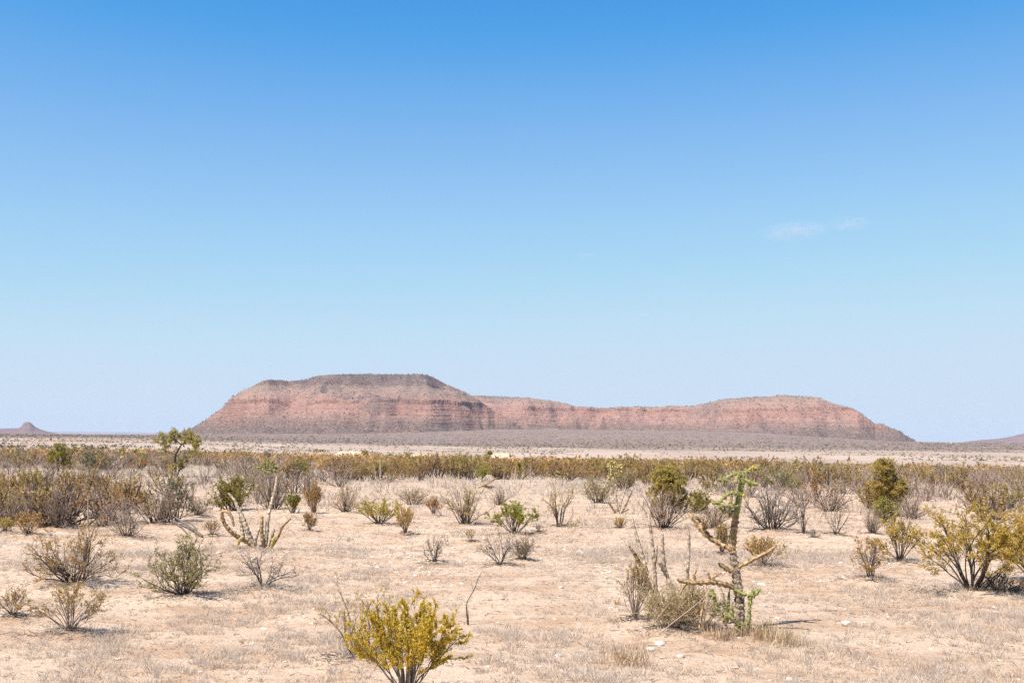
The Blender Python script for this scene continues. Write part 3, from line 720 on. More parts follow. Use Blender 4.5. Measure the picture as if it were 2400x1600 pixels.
# ------------------------------------------------------------------ thick tubes: trunks and cactus arms
def tube(mb, pts, rad, rng, sides=12, step=.012, knob=0.0, k_theta=5, k_len=.035, rough=.0, m=0, cap=True, twist=1.0):
    """a tube through 3-D points with real tubercles (knob) and rough bark"""
    P = np.array(pts, float); R = np.array(rad, float)
    seg = np.linalg.norm(np.diff(P, axis=0), axis=1); s = np.concatenate([[0], np.cumsum(seg)])
    n = max(4, int(s[-1] / step)); u = np.linspace(0, s[-1], n)
    # smooth path: interpolate, then soften
    Q = np.stack([np.interp(u, s, P[:, k]) for k in range(3)], 1)
    w = max(1, int(.035 * n / max(s[-1], .3)) * 2 + 1); 
    for _ in range(2):
        if n > w + 4:
            pad = np.pad(Q, ((w // 2, w // 2), (0, 0)), 'edge'); Q2 = np.stack([np.convolve(pad[:, k], np.ones(w) / w, 'valid') for k in range(3)], 1)
            Q2[0] = Q[0]; Q2[-1] = Q[-1]; Q = Q2
    r = np.interp(u, s, R)
    T = norm(np.gradient(Q, axis=0)); up = np.array([0., 1, 0]) if abs(T[0][1]) < .8 else np.array([1., 0, 0])
    a = norm(np.cross(T, up)); b = np.cross(T, a)
    th = np.arange(sides) * 2 * np.pi / sides
    ph = u[:, None] / k_len * 2 * np.pi
    bump = np.cos(k_theta * .5 * th[None] * 2 / 2 + ph * .5) * np.cos(k_theta * .5 * th[None] - ph * .5) if k_theta % 2 == 0 else np.cos(k_theta * th[None] + ph * twist)
    rr = r[:, None] * (1 + knob * bump) + rough * rng.normal(size=(n, sides)) * r[:, None]
    if cap:
        e = np.minimum(1, np.sqrt(np.maximum(s[-1] - u, 0) / (r[-1] * 1.2 + 1e-6))); rr = rr * np.maximum(e, .12)[:, None]
    V = Q[:, None] + a[:, None] * (np.cos(th)[None, :, None] * rr[..., None]) + b[:, None] * (np.sin(th)[None, :, None] * rr[..., None])
    i, j = np.meshgrid(np.arange(n - 1), np.arange(sides), indexing='ij'); j2 = (j + 1) % sides
    q = np.stack([i * sides + j, i * sides + j2, (i + 1) * sides + j2, (i + 1) * sides + j], -1).reshape(-1, 4)
    mb.add(V.reshape(-1, 3), q, m)
    mb.add(V[-1], [list(range(sides))], m)
    nrm = norm(V - Q[:, None])
    return V.reshape(-1, 3), nrm.reshape(-1, 3), (bump + 0 * rr).ravel()

M['cholla_green'] = leaf_mat('cholla_green_skin', (.26, .26, .072), (.14, .155, .042), (.36, .30, .12), .0, 45)
M['cholla_bark'] = wood_mat('cholla_scaly_bark', (.06, .045, .036), (.46, .35, .26), 42, .1)
M['cholla_dry'] = wood_mat('cholla_dry_skin', (.075, .045, .024), (.54, .36, .195), 26, .1)
M['cholla_grey'] = wood_mat('cholla_weathered_wood', (.13, .088, .058), (.60, .48, .36), 20, .1)
M['cholla_yellow'] = leaf_mat('cholla_yellow_skin', (.42, .32, .11), (.36, .32, .11), None, .0, 20)
M['spine'] = wood_mat('pale_spine', (.46, .37, .22), (.56, .46, .29), 20, .1)
M['fruit'] = wood_mat('cholla_fruit', (.50, .31, .04), (.58, .36, .06), 20, .1)

def P3(pts, Y0):
    """pixel polyline with depth offsets (px, py, dy) -> 3-D points around a plant standing at depth Y0"""
    return np.array([at(p[0], p[1], Y0 + p[2]) for p in pts])
def spines(V, Nn, bump, rng, n, length):
    w = np.where(bump > .45, 1.0, 0.02); w /= w.sum()
    idx = rng.choice(len(V), n, p=w)
    d = norm(Nn[idx] + rng.normal(size=(n, 3)) * .55)
    mb = MB(); seg_tubes(mb, V[idx] - d * .004, V[idx] + d * (length * rng.uniform(.6, 1.2, (n, 1))), np.full(n, .0014), np.full(n, .0006))
    return mb

def hero_cholla():
    g = ground_at(1735, 1484); Y = g[1]; rng = np.random.default_rng(5); k = Y / F
    t = thing('cholla_cactus', g, 'tall green cholla cactus with dry golden arms and scaly dark trunk', 'cactus')
    off = np.array(g)
    def part(name, pts, rad_px, m, sp=0, **kw):
        mb = MB(); V, Nn, bu = tube(mb, P3(pts, Y) - off, np.array(rad_px) * k, rng, **kw)
        o = mb.build(name, M[m], t, smooth=True)
        if sp: spines(V, Nn, bu, rng, sp, .026).build('spines', M['spine'], o)['kind'] = 'stuff'
        return o
    tr = part('trunk', [(1736, 1490, 0), (1735, 1450, 0), (1734, 1412, 0), (1729, 1368, .02), (1721, 1318, .03), (1717, 1290, .02)],
         [11.5, 10.5, 10, 9.5, 8.5, 8], 'cholla_bark', 700, sides=22, knob=.2, k_theta=6, k_len=.07, rough=.10)
    o = part('branch', [(1717, 1294, .02), (1716, 1277, .02), (1721, 1236, 0), (1725, 1204, -.02)], [8, 8, 7.5, 7], 'cholla_dry', 260, sides=18, knob=.25, k_theta=6, k_len=.06, rough=.08)
    o['label'] = 'tan middle length of the trunk with flaking skin'
    o = part('branch', [(1725, 1209, -.02), (1729, 1185, -.02), (1732, 1165, 0), (1737, 1138, .03), (1741, 1115, .05), (1743, 1108, .05)], [6.5, 7, 7, 6.5, 6, 5], 'cholla_green', 220, sides=16, knob=.16, k_theta=6, k_len=.045)
    o['label'] = 'thick pale green upper stem'
    dry = [([(1713, 1288, .0), (1672, 1266, .05), (1649, 1246, .1), (1631, 1224, .16), (1614, 1201, .2)], [4, 5, 6, 5, 3.5]),
           ([(1649, 1246, .10), (1655, 1228, .0), (1642, 1218, -.06), (1628, 1209, -.1)], [4.5, 5, 4.5, 3.5]),
           ([(1731, 1328, 0), (1751, 1318, -.06), (1772, 1306, -.1), (1798, 1295, -.16), (1818, 1279, -.2)], [4, 4.2, 4.2, 3.8, 2.5]),
           ([(1714, 1338, 0), (1700, 1331, -.05), (1683, 1318, -.1)], [4.5, 4.5, 4]),
           ([(1724, 1378, 0), (1699, 1369, -.1), (1669, 1362, -.17), (1637, 1365, -.22), (1611, 1365, -.26), (1586, 1357, -.28)], [5, 5.5, 5.5, 5, 4.5, 3.5]),
           ([(1611, 1365, -.26), (1600, 1376, -.3), (1594, 1392, -.32)], [3, 2.8, 2])]
    for pts, rad in dry:
        o = part('branch', pts, rad, 'cholla_dry', 150, sides=16, knob=.42, k_theta=4, k_len=.085, rough=.08)
        o['label'] = 'dry golden brown arm with ridged skin'
    jn = [  # crown
      [(1742, 1112, .05), (1728, 1108, .02), (1716, 1112, 0)], [(1716, 1112, 0), (1704, 1119, -.03), (1697, 1124, -.05)], [(1698, 1123, -.05), (1690, 1124, -.08), (1683, 1123, -.1)],
      [(1701, 1126, -.04), (1700, 1133, -.05), (1699, 1140, -.05)], [(1730, 1110, .02), (1727, 1122, -.04), (1725, 1135, -.06)],
      [(1744, 1110, .05), (1752, 1104, .08), (1762, 1097, .1)], [(1762, 1098, .1), (1772, 1097, .1), (1782, 1099, .1)],
      [(1744, 1116, .05), (1752, 1124, .1), (1762, 1134, .14)], [(1746, 1124, .02), (1758, 1130, -.02), (1768, 1133, -.04)], [(1766, 1133, -.04), (1772, 1134, -.06), (1778, 1135, -.07)], [(1757, 1133, .0), (1757, 1140, .0), (1756, 1146, 0)],
      # mid arms
      [(1732, 1158, -.02), (1720, 1154, -.08), (1706, 1156, -.12)], [(1707, 1157, -.12), (1698, 1164, -.14), (1692, 1171, -.14)], [(1692, 1172, -.14), (1682, 1178, -.16), (1668, 1177, -.18)],
      [(1728, 1184, -.04), (1716, 1187, -.12), (1702, 1184, -.15)], [(1700, 1184, -.15), (1690, 1185, -.17), (1682, 1190, -.18)], [(1702, 1188, -.14), (1698, 1197, -.14), (1695, 1206, -.13)], [(1712, 1206, -.1), (1718, 1200, -.06), (1726, 1196, -.03)],
      # around the foot
      [(1722, 1381, -.06), (1738, 1390, -.1), (1752, 1395, -.12)], [(1752, 1395, -.12), (1763, 1394, -.14), (1766, 1380, -.15)], [(1764, 1398, -.14), (1774, 1388, -.16), (1782, 1378, -.17)],
      [(1758, 1478, -.1), (1756, 1450, -.12), (1756, 1425, -.13)], [(1756, 1425, -.13), (1759, 1408, -.13), (1758, 1396, -.12)], [(1744, 1470, -.1), (1730, 1462, -.16), (1716, 1450, -.2)],
      [(1716, 1450, -.2), (1700, 1442, -.24), (1686, 1434, -.27)], [(1686, 1434, -.27), (1679, 1420, -.28), (1675, 1404, -.28)], [(1675, 1404, -.28), (1671, 1392, -.28), (1667, 1378, -.27)], [(1677, 1396, -.27), (1667, 1393, -.3), (1656, 1392, -.32)],
      [(1745, 1472, -.14), (1749, 1460, -.17), (1757, 1446, -.2)], [(1717, 1448, -.2), (1716, 1434, -.2), (1714, 1418, -.2)], [(1738, 1480, -.12), (1730, 1474, -.18), (1722, 1472, -.22)], [(1780, 1474, -.1), (1794, 1478, -.14), (1806, 1486, -.17)],
    ]
    for p in jn:
        o = part('joint', p, [3.3, 4.3, 3.2], 'cholla_green', 150, sides=16, knob=.42, k_theta=4, k_len=.06, step=.008)
    for p in ([(1712, 1188, -.1), (1708, 1196, -.12), (1706, 1206, -.12)], [(1720, 1200, -.06), (1712, 1208, -.1), (1706, 1216, -.12)], [(1716, 1160, -.1), (1714, 1170, -.12), (1713, 1180, -.12)], [(1690, 1190, -.16), (1688, 1198, -.17), (1687, 1206, -.17)], [(1748, 1116, .06), (1752, 1124, .06), (1754, 1132, .06)], [(1666, 1364, -.18), (1662, 1352, -.16), (1660, 1340, -.15)], [(1630, 1362, -.22), (1626, 1346, -.2), (1632, 1332, -.18)], [(1690, 1340, -.1), (1672, 1352, -.14), (1652, 1364, -.2)], [(1705, 1470, -.25), (1696, 1455, -.28), (1690, 1440, -.3)], [(1640, 1470, -.3), (1644, 1440, -.32), (1650, 1405, -.33)]):
        o = part('branch', p, [2.2, 2.8, 1.8], 'cholla_dry', 40, sides=10, knob=.35, k_theta=4, k_len=.06, step=.009); o['label'] = 'short withered tan joint'
    for (x, y) in ((1742, 1160), (1713, 1168), (1764, 1094), (1708, 1176)):
        part('fruit', [(x, y + 4, -.03), (x + 1, y, -.04), (x + 2, y - 4, -.04)], [2.2, 3.2, 2.6], 'fruit', 0, sides=10, knob=.1, k_theta=6, k_len=.02, step=.006)
hero_cholla()

def stalk_plant(name, base, stalks, label, cat, material, knob=.25, spine=25, sides=10, group=None, part='stem', fat=1.0):
    """woody upright plant: each stalk ([(px,py,dy)..], radii in pixels)"""
    g = ground_at(*base); Y = g[1]; k = Y / F; rng = np.random.default_rng(int(base[0]))
    t = thing(name, g, label, cat, group)
    for st in stalks:
        pts, rad = st[0], st[1]; mm = st[2] if len(st) > 2 else material
        mb = MB(); V, Nn, bu = tube(mb, P3(pts, Y) - g, np.array(rad) * k * fat, rng, sides=sides, knob=knob + .1, k_theta=6, k_len=.08 * max(1, Y / 20), rough=.10, step=.014 * max(1, Y / 20))
        o = mb.build(part, M[mm], t, smooth=True)
        if spine: spines(V, Nn, bu, rng, spine, .02).build('spines', M['spine'], o)['kind'] = 'stuff'
    return t
stalk_plant('dead_cholla', (1545, 1440), [
    ([(1548, 1440, 0), (1537, 1412, 0), (1522, 1370, 0), (1505, 1330, -.05), (1490, 1302, -.1), (1473, 1276, -.14)], [4.5, 4.5, 4.5, 4.2, 3.8, 2.6], 'cholla_dry'),
    ([(1516, 1345, 0), (1512, 1325, .05), (1502, 1290, .1), (1494, 1262, .12), (1482, 1218, .16)], [4, 4, 3.6, 3.2, 2.2]),
    ([(1545, 1400, .1), (1537, 1383, .1), (1533, 1312, .1), (1526, 1251, .13), (1520, 1204, .16)], [4, 4, 4, 3.4, 1.8]),
    ([(1585, 1400, .05), (1575, 1380, .05), (1558, 1333, .05), (1553, 1286, .02), (1553, 1249, 0)], [4, 4, 3.8, 3.6, 2.4]),
    ([(1560, 1345, .05), (1552, 1330, .0), (1544, 1314, -.03)], [3.6, 4, 3.6]),
    ([(1612, 1360, .1), (1611, 1345, .1), (1615, 1286, .1), (1614, 1248, .1), (1606, 1221, .12)], [3.2, 3.4, 3.4, 3.2, 2.2]),
    ([(1534, 1325, .1), (1538, 1308, .05), (1540, 1276, .03)], [2.5, 2.5, 1.6]),
  ], 'cluster of dead grey cholla stalks standing bare beside the green cholla', 'cactus', 'cholla_grey', sides=16, knob=.16)
stalk_plant('dead_cholla', (610, 1286), [
    ([(600, 1288, 0), (582, 1270, 0), (557, 1258, -.1), (540, 1245, -.2), (525, 1226, -.25), (519, 1205, -.28), (523, 1195, -.3)], [4, 4, 4, 3.6, 3.2, 3, 2.5], 'cholla_dry'),
    ([(522, 1198, -.3), (532, 1197, -.34), (541, 1206, -.36), (546, 1222, -.36), (548, 1234, -.36)], [2.5, 2.6, 2.6, 2.2, 2], 'cholla_dry'),
    ([(604, 1284, .1), (590, 1268, .1), (578, 1240, .1), (570, 1215, .12), (560, 1195, .15), (550, 1172, .2), (534, 1154, .25)], [4.5, 4.5, 4.5, 4, 3.2, 2.4, 1.6]),
    ([(570, 1262, .15), (566, 1230, .2), (561, 1200, .2)], [3.5, 3.5, 2.6]),
    ([(618, 1287, 0), (614, 1262, 0), (613, 1235, 0), (614, 1205, 0)], [3.6, 3.4, 3.2, 2.6], 'cholla_dry'),
    ([(622, 1286, .05), (625, 1250, .05), (627, 1222, .08), (632, 1195, .1), (640, 1165, .14), (646, 1142, .16), (649, 1112, .2)], [3.6, 3.4, 3, 3, 2.8, 2.4, 1.8]),
    ([(628, 1284, -.05), (636, 1262, -.1), (643, 1238, -.14)], [2.6, 2.6, 2.4]),
    ([(634, 1284, -.1), (650, 1260, -.14), (662, 1232, -.2), (682, 1214, -.26)], [2.8, 2.6, 2.4, 1.8], 'cholla_dry'),
    ([(596, 1280, -.1), (601, 1258, -.14), (608, 1236, -.16)], [2.6, 2.6, 2.2]),
    ([(636, 1283, -.2), (640, 1266, -.25), (646, 1256, -.28)], [2.4, 2.6, 2.2], 'cholla_yellow'),
    ([(558, 1275, -.25), (563, 1262, -.3), (572, 1256, -.3)], [2.6, 2.8, 2.2], 'cholla_yellow'),
  ], 'dead brown cholla skeleton with one hooked arm and a tall leaning stem', 'cactus', 'cholla_grey', spine=12, fat=1.25, sides=16, knob=.1)
stalk_plant('dead_cholla', (1444, 1203), [
    ([(1444, 1203, 0), (1434, 1188, -.1), (1424, 1173, -.2)], [2.6, 2.4, 2]), ([(1446, 1203, 0), (1445, 1175, 0), (1443, 1150, 0)], [2.6, 2.4, 1.8]),
    ([(1449, 1203, 0), (1455, 1178, .1), (1464, 1150, .2)], [2.4, 2.2, 1.6]), ([(1458, 1200, 0), (1468, 1178, -.1), (1481, 1148, -.2)], [3, 3, 2]), ([(1456, 1201, 0), (1466, 1196, .1), (1474, 1192, .2)], [2, 1.8, 1.4])],
  'forked dead cholla stump under the loose olive bush', 'cactus', 'cholla_grey', spine=0, sides=8)

def bushy_cholla(base, clumps, stems, label, material, seed, jl=9):
    """far cholla: stems plus a head of many short joints"""
    g = ground_at(*base); Y = g[1]; k = Y / F; rng = np.random.default_rng(seed)
    t = thing('cholla_cactus', g, label, 'cactus')
    for pts, rad in stems:
        mb = MB(); tube(mb, P3(pts, Y) - g, np.array(rad) * k, rng, sides=8, knob=.15, k_theta=6, k_len=.08, rough=.05, step=.04)
        mb.build('stem', M['cholla_grey'], t, smooth=True)
    for (cx, cy, rx, ry, n) in clumps:
        c0 = at(cx, cy, Y) - g
        for q in range(n):
            v = rng.normal(size=3); v = v / np.linalg.norm(v) * rng.random() ** .4
            p = c0 + v * np.array([rx * k, rx * k, ry * k]); d = norm(v + rng.normal(size=3) * .5 + np.array([0, 0, .2]))
            L = jl * k * rng.uniform(.7, 1.3)
            mb = MB(); tube(mb, [p, p + d * L * .5, p + d * L], np.array([1.3, 1.9, 1.2]) * k, rng, sides=6, knob=.15, k_theta=6, k_len=.06, step=.05)
            mb.build('joint', M[material], t, smooth=True)
bushy_cholla((632, 1175), [(630, 1095, 22, 13, 42)], [([(632, 1176, 0), (630, 1140, 0), (629, 1100, 0)], [3, 3, 2]), ([(630, 1135, 0), (640, 1112, .2), (645, 1098, .3)], [2.2, 2, 1.6])],
             'lime green cholla head rising over grey bushes behind the dead cholla', 'cholla_green', 3)
bushy_cholla((1437, 1160), [(1432, 1085, 8, 14, 16), (1446, 1100, 14, 10, 22), (1436, 1112, 12, 8, 14)], [([(1436, 1160, 0), (1434, 1120, 0), (1431, 1085, 0)], [3, 3, 2]), ([(1436, 1125, 0), (1446, 1110, .2), (1452, 1104, .3)], [2.2, 2, 1.6])],
             'yellowish cholla standing tall over the brown scrub belt', 'cholla_yellow', 4, 8)
bushy_cholla((1318, 1140), [(1312, 1112, 5, 6, 6), (1326, 1112, 5, 5, 6)], [([(1318, 1140, 0), (1317, 1126, 0), (1312, 1114, 0)], [1.8, 1.6, 1.2]), ([(1317, 1128, 0), (1322, 1120, .1), (1326, 1114, .1)], [1.6, 1.4, 1.2])],
             'small two-headed lime cholla before the brown scrub belt', 'cholla_green', 6, 6)
bushy_cholla((95, 1120), [(96, 1108, 10, 5, 10)], [([(95, 1122, 0), (95, 1112, 0)], [2, 1.6])], 'low lime cholla beside a bent dead trunk', 'cholla_green', 8, 6) if False else None

# ------------------------------------------------------------------ mesquite trees
def leafy_tree(base, limbs, clumps, label, leaf, seed, n_per=260, leaf_px=2.2, name='mesquite_tree', group=None, cat='tree', bark='bark'):
    g = ground_at(*base); Y = g[1]; k = Y / F; rng = np.random.default_rng(seed)
    t = thing(name, g, label, cat, group)
    pts, rad = limbs[0]
    mb = MB(); tube(mb, P3(pts, Y) - g, np.array(rad) * k, rng, sides=9, knob=.08, k_theta=5, k_len=.2, rough=.06, step=.05); mb.build('trunk', M[bark], t, smooth=True)
    allp = [P3(pts, Y) - g]
    for pts, rad in limbs[1:]:
        mb = MB(); tube(mb, P3(pts, Y) - g, np.array(rad) * k, rng, sides=7, knob=.05, k_theta=5, k_len=.2, rough=.06, step=.06); mb.build('limb', M[bark], t, smooth=True)
        allp.append(P3(pts, Y) - g)
    LP = np.concatenate([np.stack([np.linspace(p[i], p[i + 1], 6) for i in range(len(p) - 1)]).reshape(-1, 3) for p in allp])
    cm = MB(); tw = MB()
    for (cx, cy, rx, ry, dy) in clumps:
        c = at(cx, cy, Y + dy) - g; R = np.array([rx * k, rx * k * .9, ry * k])
        nsub = max(5, int(rx * ry / 11)); 
        v = norm(rng.normal(size=(nsub, 3))) * (rng.random((nsub, 1)) ** .45); sub = c + v * R
        near = LP[np.argmin(((LP[None] - sub[:, None]) ** 2).sum(-1), 1)]
        for a_, b_ in zip(near, sub):
            m_ = (a_ + b_) / 2 + rng.normal(size=3) * .06 * np.linalg.norm(b_ - a_)
            seg_tubes(tw, [a_, m_], [m_, b_], [.9 * k * .6, .5 * k * .7], [.5 * k * .7, .25 * k])
        mr = (rx + ry) * .5 * k; ns = nsub * 4
        sd_ = norm(np.repeat(v, 4, 0) * .9 + rng.normal(size=(ns, 3)) * .55 + np.array([0, 0, .25])); p0 = np.repeat(sub, 4, 0)
        ln_ = mr * rng.uniform(.3, .75, (ns, 1)); p1 = p0 + sd_ * ln_ + np.array([0, 0, -.12]) * ln_ ** 2
        seg_tubes(tw, p0, p1, np.full(ns, .35 * k), np.full(ns, .18 * k))
        m_ = max(6, n_per * nsub // (3 * ns)); u_ = rng.random((ns, m_, 1)) ** .8
        p = (p0[:, None] + (p1 - p0)[:, None] * u_ + rng.normal(size=(ns, m_, 3)) * mr * .075).reshape(-1, 3)
        ld = norm(np.repeat(sd_, m_, 0) * .7 + rng.normal(size=(len(p), 3)) * .8)
        leaf_quads(cm, p, ld, leaf_px * k * rng.uniform(.6, 1.4, len(p)), leaf_px * .55 * k * rng.uniform(.7, 1.3, len(p)), rng)
    tw.build('twigs', M['twig'], t)['kind'] = 'stuff'; cm.build('crown', M[leaf], t)
    LOC.append((g[0], g[1], .6)); return t
leafy_tree((412, 1118), [
    ([(412, 1122, 0), (411, 1104, 0), (410, 1080, 0), (412, 1064, 0), (420, 1050, 0), (426, 1040, 0)], [3.4, 3, 2.4, 2, 1.9, 1.6]),
    ([(415, 1116, 0), (420, 1100, .2), (430, 1096, .4), (421, 1086, .4)], [2.2, 2, 1.6, 1]),
    ([(426, 1040, 0), (424, 1024, .2), (422, 1014, .3)], [1.5, 1.1, .5]), ([(425, 1042, 0), (410, 1030, -.2), (396, 1022, -.4), (385, 1028, -.5)], [1.4, 1.1, .8, .4]),
    ([(426, 1040, 0), (440, 1034, .2), (456, 1030, .3), (466, 1040, .3)], [1.4, 1.1, .8, .4]), ([(412, 1036, 0), (408, 1018, .1), (402, 1008, .2)], [1, .7, .3])],
    [(380, 1029, 17, 13, -.3), (398, 1021, 18, 11, 0), (408, 1013, 12, 8, .2), (388, 1043, 9, 14, -.3), (406, 1034, 13, 9, .2), (418, 1024, 9, 9, .3), (440, 1017, 14, 10, .2), (453, 1027, 16, 12, 0), (464, 1037, 9, 14, .2), (455, 1044, 10, 10, -.2), (440, 1033, 12, 9, .2), (428, 1030, 9, 7, -.2),
     (428, 1078, 12, 9, .3), (402, 1096, 9, 10, -.2), (424, 1092, 12, 9, .5)],
    'lone mesquite tree with crooked black trunk and open olive crown against the mesa foot', 'leaf_tree', 2, n_per=250, leaf_px=2.3)
leafy_tree((136, 1108), [([(136, 1112, 0), (136, 1090, 0), (135, 1060, 0), (134, 1045, 0)], [3, 2.6, 2, 1]), ([(136, 1095, 0), (150, 1075, .2), (156, 1062, .3)], [2, 1.4, .7]), ([(136, 1090, 0), (122, 1075, -.2), (118, 1066, -.3)], [2, 1.4, .7])],
    [(135, 1048, 12, 14, 0), (124, 1066, 14, 12, -.3), (148, 1062, 13, 12, .3), (136, 1074, 18, 13, 0), (122, 1086, 12, 11, 0), (150, 1086, 13, 11, .2), (160, 1078, 8, 10, .3)],
    'small dark green bushy tree with two pale dead stalks in front', 'leaf_bright', 3, n_per=260, leaf_px=2.2)
leafy_tree((1568, 1204), [([(1568, 1206, 0), (1566, 1175, 0), (1568, 1145, 0), (1570, 1115, 0)], [3.4, 3, 2.4, 1.2]), ([(1568, 1170, 0), (1588, 1145, .3), (1598, 1130, .4)], [2.2, 1.6, .8]), ([(1567, 1165, 0), (1548, 1140, -.2), (1542, 1125, -.3)], [2.2, 1.6, .8])],
    [(1566, 1106, 24, 15, 0), (1548, 1122, 20, 16, -.3), (1584, 1122, 22, 16, .3), (1566, 1136, 30, 17, 0), (1592, 1140, 16, 14, .2), (1545, 1146, 16, 12, -.2), (1526, 1152, 12, 9, -.3), (1572, 1156, 26, 12, 0), (1604, 1160, 14, 12, .3), (1560, 1174, 26, 12, .2), (1592, 1184, 22, 14, .3), (1540, 1178, 14, 10, .3), (1578, 1092, 9, 6, .1), (1544, 1102, 8, 8, -.2)],
    'rounded yellow-green mesquite standing over the dark grey thicket', 'leaf_tree', 4, n_per=330, leaf_px=3.0)
leafy_tree((2078, 1212), [([(2084, 1214, 0), (2086, 1180, 0), (2088, 1150, 0), (2080, 1120, 0), (2076, 1090, 0)], [3.6, 3.2, 2.6, 2, 1]), ([(2088, 1150, 0), (2098, 1115, .2), (2112, 1098, .3), (2116, 1078, .4)], [2.2, 1.6, 1.2, .6]), ([(2098, 1116, .2), (2090, 1098, .2), (2094, 1074, .2)], [1.6, 1.3, .6]), ([(2086, 1165, 0), (2060, 1140, -.2), (2045, 1125, -.3)], [2, 1.4, .7])],
    [(2072, 1086, 18, 14, 0), (2060, 1102, 18, 15, -.2), (2082, 1108, 18, 15, .2), (2066, 1124, 24, 15, 0), (2096, 1128, 20, 14, .2), (2108, 1140, 16, 12, .3), (2084, 1144, 24, 13, 0), (2054, 1140, 18, 13, -.2), (2112, 1154, 12, 9, .2), (2092, 1160, 16, 9, 0), (2062, 1160, 18, 11, .1), (2100, 1174, 18, 12, .2), (2070, 1182, 18, 12, .2), (2066, 1078, 8, 7, 0), (2120, 1146, 8, 8, .2)],
    'tall leaning olive green mesquite with two bare dead branches on top', 'leaf_tree', 5, n_per=300, leaf_px=2.8)
for (x, y, w, h, lab, lf) in [
    (574, 1070, 36, 18, 'flat dark green mesquite on the plain past the lone tree', 'leaf_green'), (650, 1078, 14, 14, 'tiny green bush close to the flat dark mesquite', 'leaf_green'),
    (855, 1066, 20, 14, 'green bush on the crest of the humped sand bank', 'leaf_green'), (880, 1076, 34, 20, 'dusty green bush at the end of the humped sand bank', 'leaf_blue'),
    (915, 1076, 20, 16, 'dark olive bush between two dusty green ones on the sand bank', 'leaf_green'), (935, 1077, 26, 16, 'low dusty green bush next to a round dark one on the sand bank', 'leaf_blue'),
    (955, 1074, 22, 22, 'round dark green bush standing highest on the sand bank', 'leaf_green'), (1012, 1075, 8, 8, 'single dark bush dot midway along the sand bank', 'leaf_green'),
    (1030, 1082, 20, 14, 'olive bush low before the long sand bank', 'leaf_olive'), (1062, 1080, 18, 15, 'pale olive bush before the long sand bank', 'leaf_grey'),
    (1095, 1078, 28, 18, 'grey-green bush left of the low sand bank', 'leaf_blue'), (1120, 1078, 22, 16, 'green bush leaning on the low sand bank', 'leaf_green'), (1140, 1077, 26, 16, 'wide green bush at the end of the low sand bank', 'leaf_green'),
    (1148, 1064, 14, 9, 'dark little bush on the flat behind the low sand bank', 'leaf_green'),
    (1866, 1092, 20, 18, 'solitary dark bush poking above the brown scrub belt', 'leaf_green'), (334, 1068, 28, 16, 'yellow-green bush on pale flat near the lone mesquite', 'leaf_olive'),
    (1130, 1122, 30, 30, 'bright green mesquite bush over a tangle of dead wood', 'leaf_bright'), (1216, 1110, 24, 26, 'dark green cactus-like bush among dry stalks', 'leaf_green'),
    (700, 1118, 46, 40, 'dark green bush behind a pale dry stalk', 'leaf_green'),
  ]:
    near = y > 1095
    d = None
    g0 = ground_at(x, y)
    if not near:      # these stand on or before the sand banks: take that distance
        Yb = 232.0 if 780 < x < 1200 else 150.0
        k = Yb / F
        c = at(x, y, Yb); rng = np.random.default_rng(int(x)); t = thing('mesquite_bush', c, lab, 'bush')
        cm = MB(); st = MB(); nst = 5
        for q in range(nst):
            e = np.array([rng.normal() * w * .3 * k, rng.normal() * w * .25 * k, h * k * rng.uniform(.5, .9)])
            seg_tubes(st, [[0, 0, -2.5], [0, 0, -.05]], [[0, 0, -.05], e], [.06, .05], [.05, .02])
        n = 420; v = norm(rng.normal(size=(n, 3))) * rng.random((n, 1)) ** .4; v[:, 2] = np.abs(v[:, 2])
        lob = .75 + .5 * fbm(v[:, 0] * 2 + 9, v[:, 2] * 2 + v[:, 1] * 2, int(x), 2)[:, None]
        leaf_quads(cm, v * lob * np.array([w * .5 * k, w * .5 * k, h * .95 * k]), norm(rng.normal(size=(n, 3))), 3.0 * k * rng.uniform(.6, 1.3, n), 1.6 * k * rng.uniform(.6, 1.3, n), rng)
        st.build('branches', M['bark'], t); cm.build('foliage', M[lf], t)
    else:
        leafy_tree((x, y + 8), [([(x, y + 9, 0), (x, y - h * .5, 0)], [1.6, 1])], [(x, y - h * .6, w * .42, h * .36, 0), (x - w * .2, y - h * .45, w * .3, h * .3, -.2), (x + w * .2, y - h * .4, w * .3, h * .3, .2)], lab, lf, int(x), n_per=220, leaf_px=2.4, name='mesquite_bush', cat='bush')

# ------------------------------------------------------------------ dead wood and stalks
def twig_thing(name, base, lines, label, cat, material='bark_grey', lie=False):
    g = ground_at(*base); Y = g[1]; k = Y / F; rng = np.random.default_rng(int(base[0] * 3 + base[1]))
    t = thing(name, g, label, cat)
    for pts, rad in lines:
        if lie: P = np.array([np.array(ground_at(p[0], p[1])) + [0, 0, p[2] + rad[0] * k * .6] for p in pts]) - g
        else: P = P3(pts, Y) - g
        mb = MB(); tube(mb, P, np.array(rad) * k, rng, sides=7, knob=.06, k_theta=5, k_len=.12, rough=.05, step=.03 if Y < 30 else .08)
        mb.build('branch', M[material], t, smooth=True)
twig_thing('fallen_branch', (415, 1236), [([(362, 1231, .05), (390, 1229, .12), (410, 1227, .16), (440, 1243, .1), (474, 1257, 0)], [1.2, 1.8, 2.2, 2.6, 3.2]), ([(405, 1229, .12), (425, 1240, .05), (437, 1252, .02)], [1.4, 1.6, 1.6]), ([(420, 1232, .1), (446, 1238, .12), (462, 1252, .1)], [1.2, 1.4, 1.8]), ([(430, 1262, .02), (449, 1264, .02)], [1.2, 1.2])],
           'bleached grey fallen branches lying on sand next to the V-shaped bush', 'branch', 'bark_grey', True)
twig_thing('fallen_branch', (345, 1252), [([(305, 1250, .1), (340, 1254, .08), (400, 1258, .02)], [1.0, 1.2, .8])], 'long thin pale stick fallen across sand below the large grey bush', 'stick', 'twig_pale', True)
